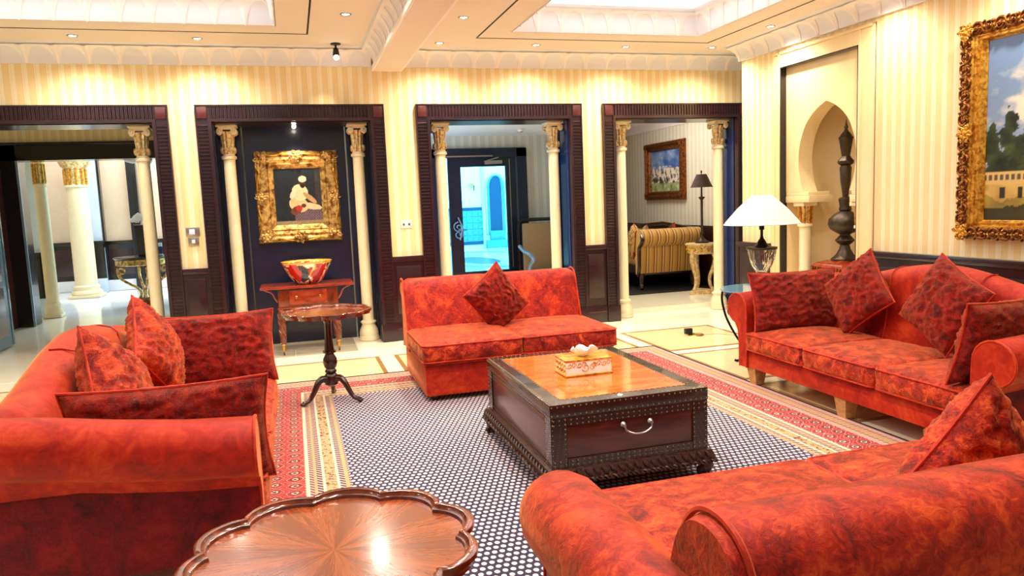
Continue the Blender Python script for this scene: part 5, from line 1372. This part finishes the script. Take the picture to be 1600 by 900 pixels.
oval('oval_border', 4.9, 19.4, 1.5, 2.9, 0.002, 'tile_c'); oval('oval_band', 4.9, 19.4, 1.3, 2.6, 0.004, 'mar_w'); oval('oval_centre', 4.55, 18.8, 0.5, 1.3, 0.006, 'tile_d')

# armchair beside the door
t = thing('beige_armchair', 'beige upholstered armchair with silvered curved arm beside the glass door', 'armchair', (3.22, 9.85, 0), 0)
k = MB(); k.box((-0.12, 0.20, 0.50), (0.40, 0.27, 1.18), 0.03); k.build('backrest', M['beige'], t)
k = MB(); k.tube(smooth_path([(-0.17, 0.24, 0.45), (-0.18, 0.24, 0.9), (-0.16, 0.24, 1.18), (-0.06, 0.24, 1.225), (0.40, 0.24, 1.225)], 5), 0.026, 8); k.build('back_frame', M['black'], t)
mb = puff(0.55, 0.52, 0.13, 0.04, 0.03, 0.0, 4, (14, 12, 5)); mb.xf(Matrix.Translation((0.14, -0.05, 0.45))); mb.build('seat', M['beige'], t, 70)
k = MB(); k.box((-0.16, -0.32, 0.30), (0.42, 0.25, 0.385), 0.015); k.build('seat_rail', M['palewood'], t)
k = MB(); k.tube(smooth_path([(-0.17, 0.22, 0.86), (-0.16, 0.05, 0.80), (-0.14, -0.18, 0.76), (-0.13, -0.27, 0.70), (-0.15, -0.22, 0.64), (-0.16, -0.17, 0.56), (-0.15, -0.22, 0.40)], 5), 0.028, 8); k.build('arm', M['palewood'], t)
for x, y in ((-0.13, -0.28), (0.38, -0.28), (-0.13, 0.22), (0.38, 0.22)):
    k = MB(); k.tube(smooth_path([(x, y, 0.33), (x-0.02, y-0.02, 0.2), (x+0.01, y, 0.1), (x, y-0.02, 0.012)], 4), lambda s: 0.034-0.015*s, 8); k.build('leg', M['palewood'], t)
t = thing('smoke_detector', 'small white smoke detector on the ceiling of the glass door passage', 'detector', (2.95, 9.5, 2.43))
k = MB(); k.lathe([(0.05, 0), (0.05, -0.012), (0.035, -0.03), (0.001, -0.034)], n=18); k.build('detector_body', M['plastic'], t)
k = MB(); k.lathe([(0.034, -0.03), (0.03, -0.04), (0.001, -0.042)], n=14); k.build('sensor_grille', M['chrome'], t)

# ================================================================== ENTRANCE LOBBY
m = MB(); m.box((-6, 12.05, 0), (-3.72, 12.25, 3.1)); m.box((-1.55, 12.05, 0), (-0.9, 12.25, 3.1)); m.box((-3.72, 12.05, 2.45), (-1.55, 12.25, 3.1))
struct('wall_lobby', m, M['paper_b'], 'yellow striped wall above the black lobby doorway', 'wall')
m = MB(); m.box((-1.0, 8.77, 0), (-0.90, 12.1, 3.1)); struct('wall_lobby_side', m, M['paper_r'], 'side wall of the passage to the lobby', 'wall')
m = MB(); m.box((-6, 8.77, 3.1), (-1.0, 12.1, 3.15)); struct('ceiling_lobby_passage', m, M['ceil'], 'ceiling over the passage to the lobby', 'ceiling')
d = thing('door_2', 'black lacquer doorway leading into the white marble lobby', 'doorway', (0, 12.05, 0), kind='structure')
k = MB(); k.box((-3.86, -0.05, 0), (-3.62, 0.30, 2.56)); k.build('door_jamb', M['black'], d)
k = MB(); k.box((-1.75, -0.05, 0), (-1.5, 0.30, 2.56)); k.build('door_jamb', M['black'], d)
k = MB(); k.box((-3.86, -0.05, 2.33), (-1.5, 0.30, 2.56)); k.build('door_head', M['black'], d)
k = MB(); k.box((-3.86, -0.07, 2.54), (-1.5, 0.02, 2.58), 0.006); k.build('head_bead', M['black'], d)
k = MB(); k.box((-3.63, -0.055, 0.0), (-3.60, -0.03, 2.33)); k.build('jamb_bead', M['palewood'], d)
d = thing('door_3', 'open mahogany door leaf with glass strips at the far left', 'door', (-3.36, 9.1, 0), kind='structure')
k = MB(); k.box((-0.03, 0.0, 0.02), (0.02, 1.16, 2.3)); lf_ = k.build('door_leaf', M['dark'], d)
for z0, z1 in ((0.15, 0.72), (0.80, 1.30), (1.38, 2.15)):
    k = MB(); k.box((0.018, 0.12, z0), (0.03, 1.02, z1), 0.008); k.build('door_panel', M['dark2'], lf_)
k = MB(); k.box((-0.035, 1.16, 0.02), (0.028, 1.20, 2.3)); k.build('glass_edge', M['glasstop'], d)
m = MB(); m.box((-3.90, 10.9, 0), (-3.82, 12.0, 2.45)); struct('trim_23', m, M['dark2'], 'tall mahogany panel beside the lobby doorway', 'panel')

def lobby_wall(name, x0, x1, y, lab, zt=3.6):
    m = MB(); m.box((x0, y, 0), (x1, y+0.15, zt)); o = struct(name, m, M['stone_l'], lab, 'wall')
    k = MB(); k.box((x0, y-0.04, 0.22), (x1, y, 0.98)); k.build('dado_board', M['black'], o)
    k = MB(); k.box((x0, y-0.07, 0.95), (x1, y, 1.02), 0.008); k.build('dado_cap', M['black'], o)
    k = MB(); k.box((x0, y-0.06, 0), (x1, y, 0.22), 0.006); k.build('marble_plinth', M['mar_w'], o)
    nb = max(1, int((x1-x0)/0.7))
    for i in range(nb):
        a = x0+(x1-x0)*i/nb; b = x0+(x1-x0)*(i+1)/nb
        k = MB(); k.box((a+0.07, y-0.05, 0.32), (b-0.07, y, 0.86), 0.008); k.build('raised_panel', M['dark'], o)
    return o
M['stone_l'] = marble('lobby_travertine', (196, 168, 138), (226, 204, 176), 1.4, 0.4)
lobby_wall('wall_lobby_end', -6.5, -3.95, 17.3, 'travertine lobby wall with black dado behind the big column')
lobby_wall('wall_lobby_right', -3.70, -0.9, 17.0, 'travertine lobby wall with black dado behind the gilded table')
m = MB(); m.box((-3.95, 16.8, 0.0), (-3.70, 17.3, 3.6)); o = struct('trim_24', m, M['mar_bl'], 'pale blue marble pilaster right of the big lobby column', 'pilaster')
k = MB(); k.box((-3.99, 16.74, 0.28), (-3.68, 16.8, 1.0), 0.006); k.build('dado_board', M['black'], o)
k = MB(); k.box((-4.02, 16.70, 0.0), (-3.66, 16.8, 0.28), 0.006); k.build('plinth', M['mar_bl'], o)
k = MB(); k.box((-4.02, 16.71, 0.98), (-3.66, 16.8, 1.04), 0.006); k.build('dado_cap', M['black'], o)
m = MB(); m.box((-3.70, 16.86, 0.9), (-3.66, 17.0, 3.4)); m.build('dark_edge', M['black'], o)
m = MB(); m.box((-3.16, 16.85, 0), (-2.98, 17.0, 3.4)); struct('trim_25', m, M['black'], 'black upright strip on the lobby wall behind the orchid', 'trim')
m = MB(); m.box((-4.1, 13.25, 0.0), (-3.78, 13.6, 3.4)); o = struct('trim_26', m, M['mar_bl'], 'pale blue marble pilaster behind the slim lobby column', 'pilaster')
k = MB(); k.box((-4.12, 13.19, 0.28), (-3.76, 13.25, 0.98), 0.006); k.build('dado_board', M['black'], o)
k = MB(); k.box((-4.14, 13.16, 0.92), (-3.74, 13.26, 1.0), 0.006); k.build('dado_cap', M['black'], o)
k = MB(); k.box((-4.14, 13.16, 0.0), (-3.74, 13.25, 0.28), 0.006); k.build('plinth', M['mar_bl'], o)
m = MB(); m.box((-6.5, 12.25, 3.6), (1.0, 17.4, 3.7)); struct('ceiling_lobby', m, M['white'], 'white ceiling of the lobby', 'ceiling')
m = MB(); m.box((-6.6, 12.2, 0), (-6.5, 17.4, 3.6)); struct('wall_lobby_far_left', m, M['stone_l'], 'travertine wall closing the lobby at left', 'wall')

def lobby_column(lab, x, y, r, zcap):
    t = thing('lobby_column', lab, 'column', (x, y, 0), group='marble columns in the lobby')
    k = MB(); k.box((-r*1.5, -r*1.5, 0), (r*1.5, r*1.5, 0.05), 0.01); k.lathe([(r*1.42, 0.05), (r*1.48, 0.08), (r*1.40, 0.12), (r*1.22, 0.14), (r*1.18, 0.18), (r*1.25, 0.21), (r*1.05, 0.24)], n=28); k.build('base', M['cream'], t)
    k = MB(); k.lathe([(r*1.04, 0.24), (r*1.03, 1.0), (r*0.96, zcap)], n=28); k.build('shaft', M['cream'], t)
    k = MB(); k.lathe([(r*0.96, zcap), (r*1.12, zcap+0.01), (r*1.12, zcap+0.04), (r*0.92, zcap+0.05)], n=28); k.build('collar', M['cream'], t)
    k = MB(); k.lathe([(r*0.90, zcap+0.05), (r*0.90, zcap+0.36)], n=28); k.build('neck', M['creamgold'], t)
    for i in range(10):
        a = 2*pi*i/10
        k = MB(); k.tube([(r*0.98*cos(a), r*0.98*sin(a), zcap+0.05), (r*1.0*cos(a), r*1.0*sin(a), zcap+0.34)], r*0.14, 6); k.build('gilt_flute', M['gilt2'], t)
    k = MB(); k.lathe([(r*0.95, zcap+0.34), (r*1.25, zcap+0.40), (r*1.5, zcap+0.5), (r*1.5, zcap+0.62)], n=28); k.build('capital', M['creamgold'], t)
    k = MB(); k.box((-r*1.5, -r*1.5, zcap+0.60), (r*1.5, r*1.5, 3.6), 0.01); k.build('impost', M['cream'], t)
lobby_column('stout cream lobby column with gilt fluted capital', -3.86, 15.95, 0.185, 2.08)
lobby_column('slender pale lobby column beside the doorway', -3.63, 12.98, 0.085, 2.0)

# gilded console with vase and orchid
t = thing('gilded_console', 'gilded scroll leg console table with a dark top in the lobby', 'console table', (-2.46, 13.75, 0))
k = MB(); k.lathe([(0.001, 0.80), (0.42, 0.80), (0.44, 0.815), (0.43, 0.83), (0.001, 0.83)], n=36); k.build('table_top', M['black'], t)
k = MB(); k.lathe([(0.38, 0.69), (0.41, 0.70), (0.41, 0.79), (0.38, 0.80)], n=36, scal=lambda a, z: 1+0.015*cos(24*a)); k.build('carved_apron', M['gilt'], t)
lg = None
for i in range(4):
    if lg is None:
        k = MB(); k.tube([(0.33+p[0], 0, 0.60+p[1]) for p in spiral(-1.2, 0.02, 0.075, 16, 0)], 0.018, 6)
        k.tube(smooth_path([(0.38, 0, 0.66), (0.36, 0, 0.5), (0.22, 0, 0.38), (0.10, 0, 0.30), (0.06, 0, 0.2), (0.10, 0, 0.10)], 5), 0.022, 8); lg = k.build('scroll_leg', M['gilt'], t); lg.rotation_euler = (0, 0, RAD(200))
    else: dup(lg, t, rot=(0, 0, RAD(200)+pi/2*i))
k = MB(); k.lathe([(0.001, 0.0), (0.24, 0.0), (0.24, 0.05), (0.20, 0.06), (0.19, 0.10), (0.12, 0.13), (0.001, 0.14)], n=28); k.build('base', M['giltd'], t)
t = thing('tall_black_vase', 'tall square black vase holding the white orchid', 'vase', (-2.40, 13.75, 0.83))
k = MB(); k.loft([[(sx*a, sy*a, z) for sx, sy in ((-1, -1), (1, -1), (1, 1), (-1, 1))] for a, z in ((0.09, 0.0), (0.11, 0.52), (0.10, 0.52), (0.085, 0.40))]); k.build('vase_body', M['black'], t, 0)
k = MB(); k.tube([(-0.108, -0.108, 0.522), (0.108, -0.108, 0.522), (0.108, 0.108, 0.522), (-0.108, 0.108, 0.522)], 0.006, 5, True); k.build('rim', M['black'], t)
t = thing('white_orchid', 'white orchid spray drooping from the tall black vase', 'flower', (-2.40, 13.75, 1.24))
k = MB(); k.tube(smooth_path([(0, 0, 0.0), (0.01, 0, 0.18), (-0.05, -0.02, 0.26), (-0.13, -0.03, 0.22)], 5), 0.005, 5); k.build('stem', M['green'], t)
for x, z in ((-0.13, 0.20), (-0.09, 0.24), (-0.05, 0.27), (-0.01, 0.22), (0.04, 0.25), (-0.07, 0.19)):
    k = MB()
    for i in range(5):
        a = 2*pi*i/5+0.3; k.ball((x+0.026*cos(a), -0.04, z+0.026*sin(a)), 0.022, 8, 5, (1, 0.35, 1))
    k.ball((x, -0.05, z), 0.009, 6, 4); k.build('blossom', M['petal'], t)
t = thing('blue_box', 'small blue packet on the gilded lobby console', 'box', (-2.17, 13.65, 0.832))
k = MB(); k.box((-0.05, -0.03, 0), (0.05, 0.03, 0.21), 0.005); k.build('packet', M['mar_bl'], t)
k = MB(); k.box((-0.051, -0.031, 0.03), (0.051, 0.031, 0.15)); k.build('wrap', M['blue'], t)
t = thing('security_camera', 'white ceiling camera pair at the head of the lobby doorway', 'camera', (-2.2, 12.0, 2.30))
k = MB(); k.lathe([(0.001, 0.03), (0.13, 0.03), (0.14, 0.0), (0.10, -0.05), (0.001, -0.08)], n=20); k.xf(Matrix.Translation((-0.02, 0.40, 0.06))); k.build('dome', M['plastic'], t)
k = MB(); k.ball((0.19, 0.36, 0.03), 0.075, 12, 8); k.build('lens_ball', M['plastic'], t)
k = MB(); k.ball((0.19, 0.30, 0.02), 0.035, 10, 6); k.build('lens', M['plug'], t)
k = MB(); k.box((-0.1, 0.33, 0.10), (0.26, 0.43, 0.13)); k.build('mount_plate', M['plastic'], t)

# ================================================================== SMALL FITTINGS
t = thing('steel_switch_plate', 'pair of brushed steel switch plates on the pier left of the alcove', 'switch', (-0.985, YB-0.001, 1.265))
k = MB(); k.box((-0.065, -0.012, 0.005), (0.065, 0, 0.10), 0.004); k.build('upper_plate', M['chrome'], t)
k = MB(); k.box((-0.05, -0.018, -0.09), (0.05, 0, -0.005), 0.004); lp = k.build('lower_plate', M['chrome'], t)
k = MB(); k.box((-0.035, -0.02, 0.025), (0.02, -0.01, 0.08), 0.002); k.build('display', M['mar_bl'], t)
k = MB(); k.box((-0.016, -0.026, -0.065), (0.016, -0.017, -0.03), 0.003); k.build('rocker', M['plastic'], lp)
t = thing('wall_socket', 'white double wall socket on the pier left of the glass door', 'socket', (1.212, YB-0.001, 1.293))
k = MB(); k.box((-0.062, -0.01, -0.045), (0.062, 0, 0.045), 0.004); pl = k.build('face_plate', M['plastic'], t)
for x in (-0.03, 0.03):
    k = MB(); k.box((x-0.012, -0.013, -0.015), (x+0.012, -0.008, 0.012), 0.002); k.build('socket_insert', M['chrome'], pl)
t = thing('floor_plug', 'black plug and brass floor socket lying on the marble before the sitting room', 'plug', (3.98, 7.02, 0))
k = MB(); k.lathe([(0.001, 0.0), (0.085, 0.0), (0.08, 0.012), (0.001, 0.016)], n=24); k.xf(Matrix.Translation((0.06, -0.03, 0))); k.build('floor_socket', M['brass'], t)
k = MB(); k.box((-0.05, -0.02, 0.014), (0.03, 0.03, 0.075), 0.008); k.build('plug_body', M['plug'], t)
k = MB(); k.tube(smooth_path([(0.05, -0.02, 0.02), (0.14, -0.06, 0.006), (0.3, -0.10, 0.005), (0.42, -0.35, 0.005), (0.38, -0.8, 0.005)], 5), 0.005, 5); k.build('cable', M['mar_g'], t)
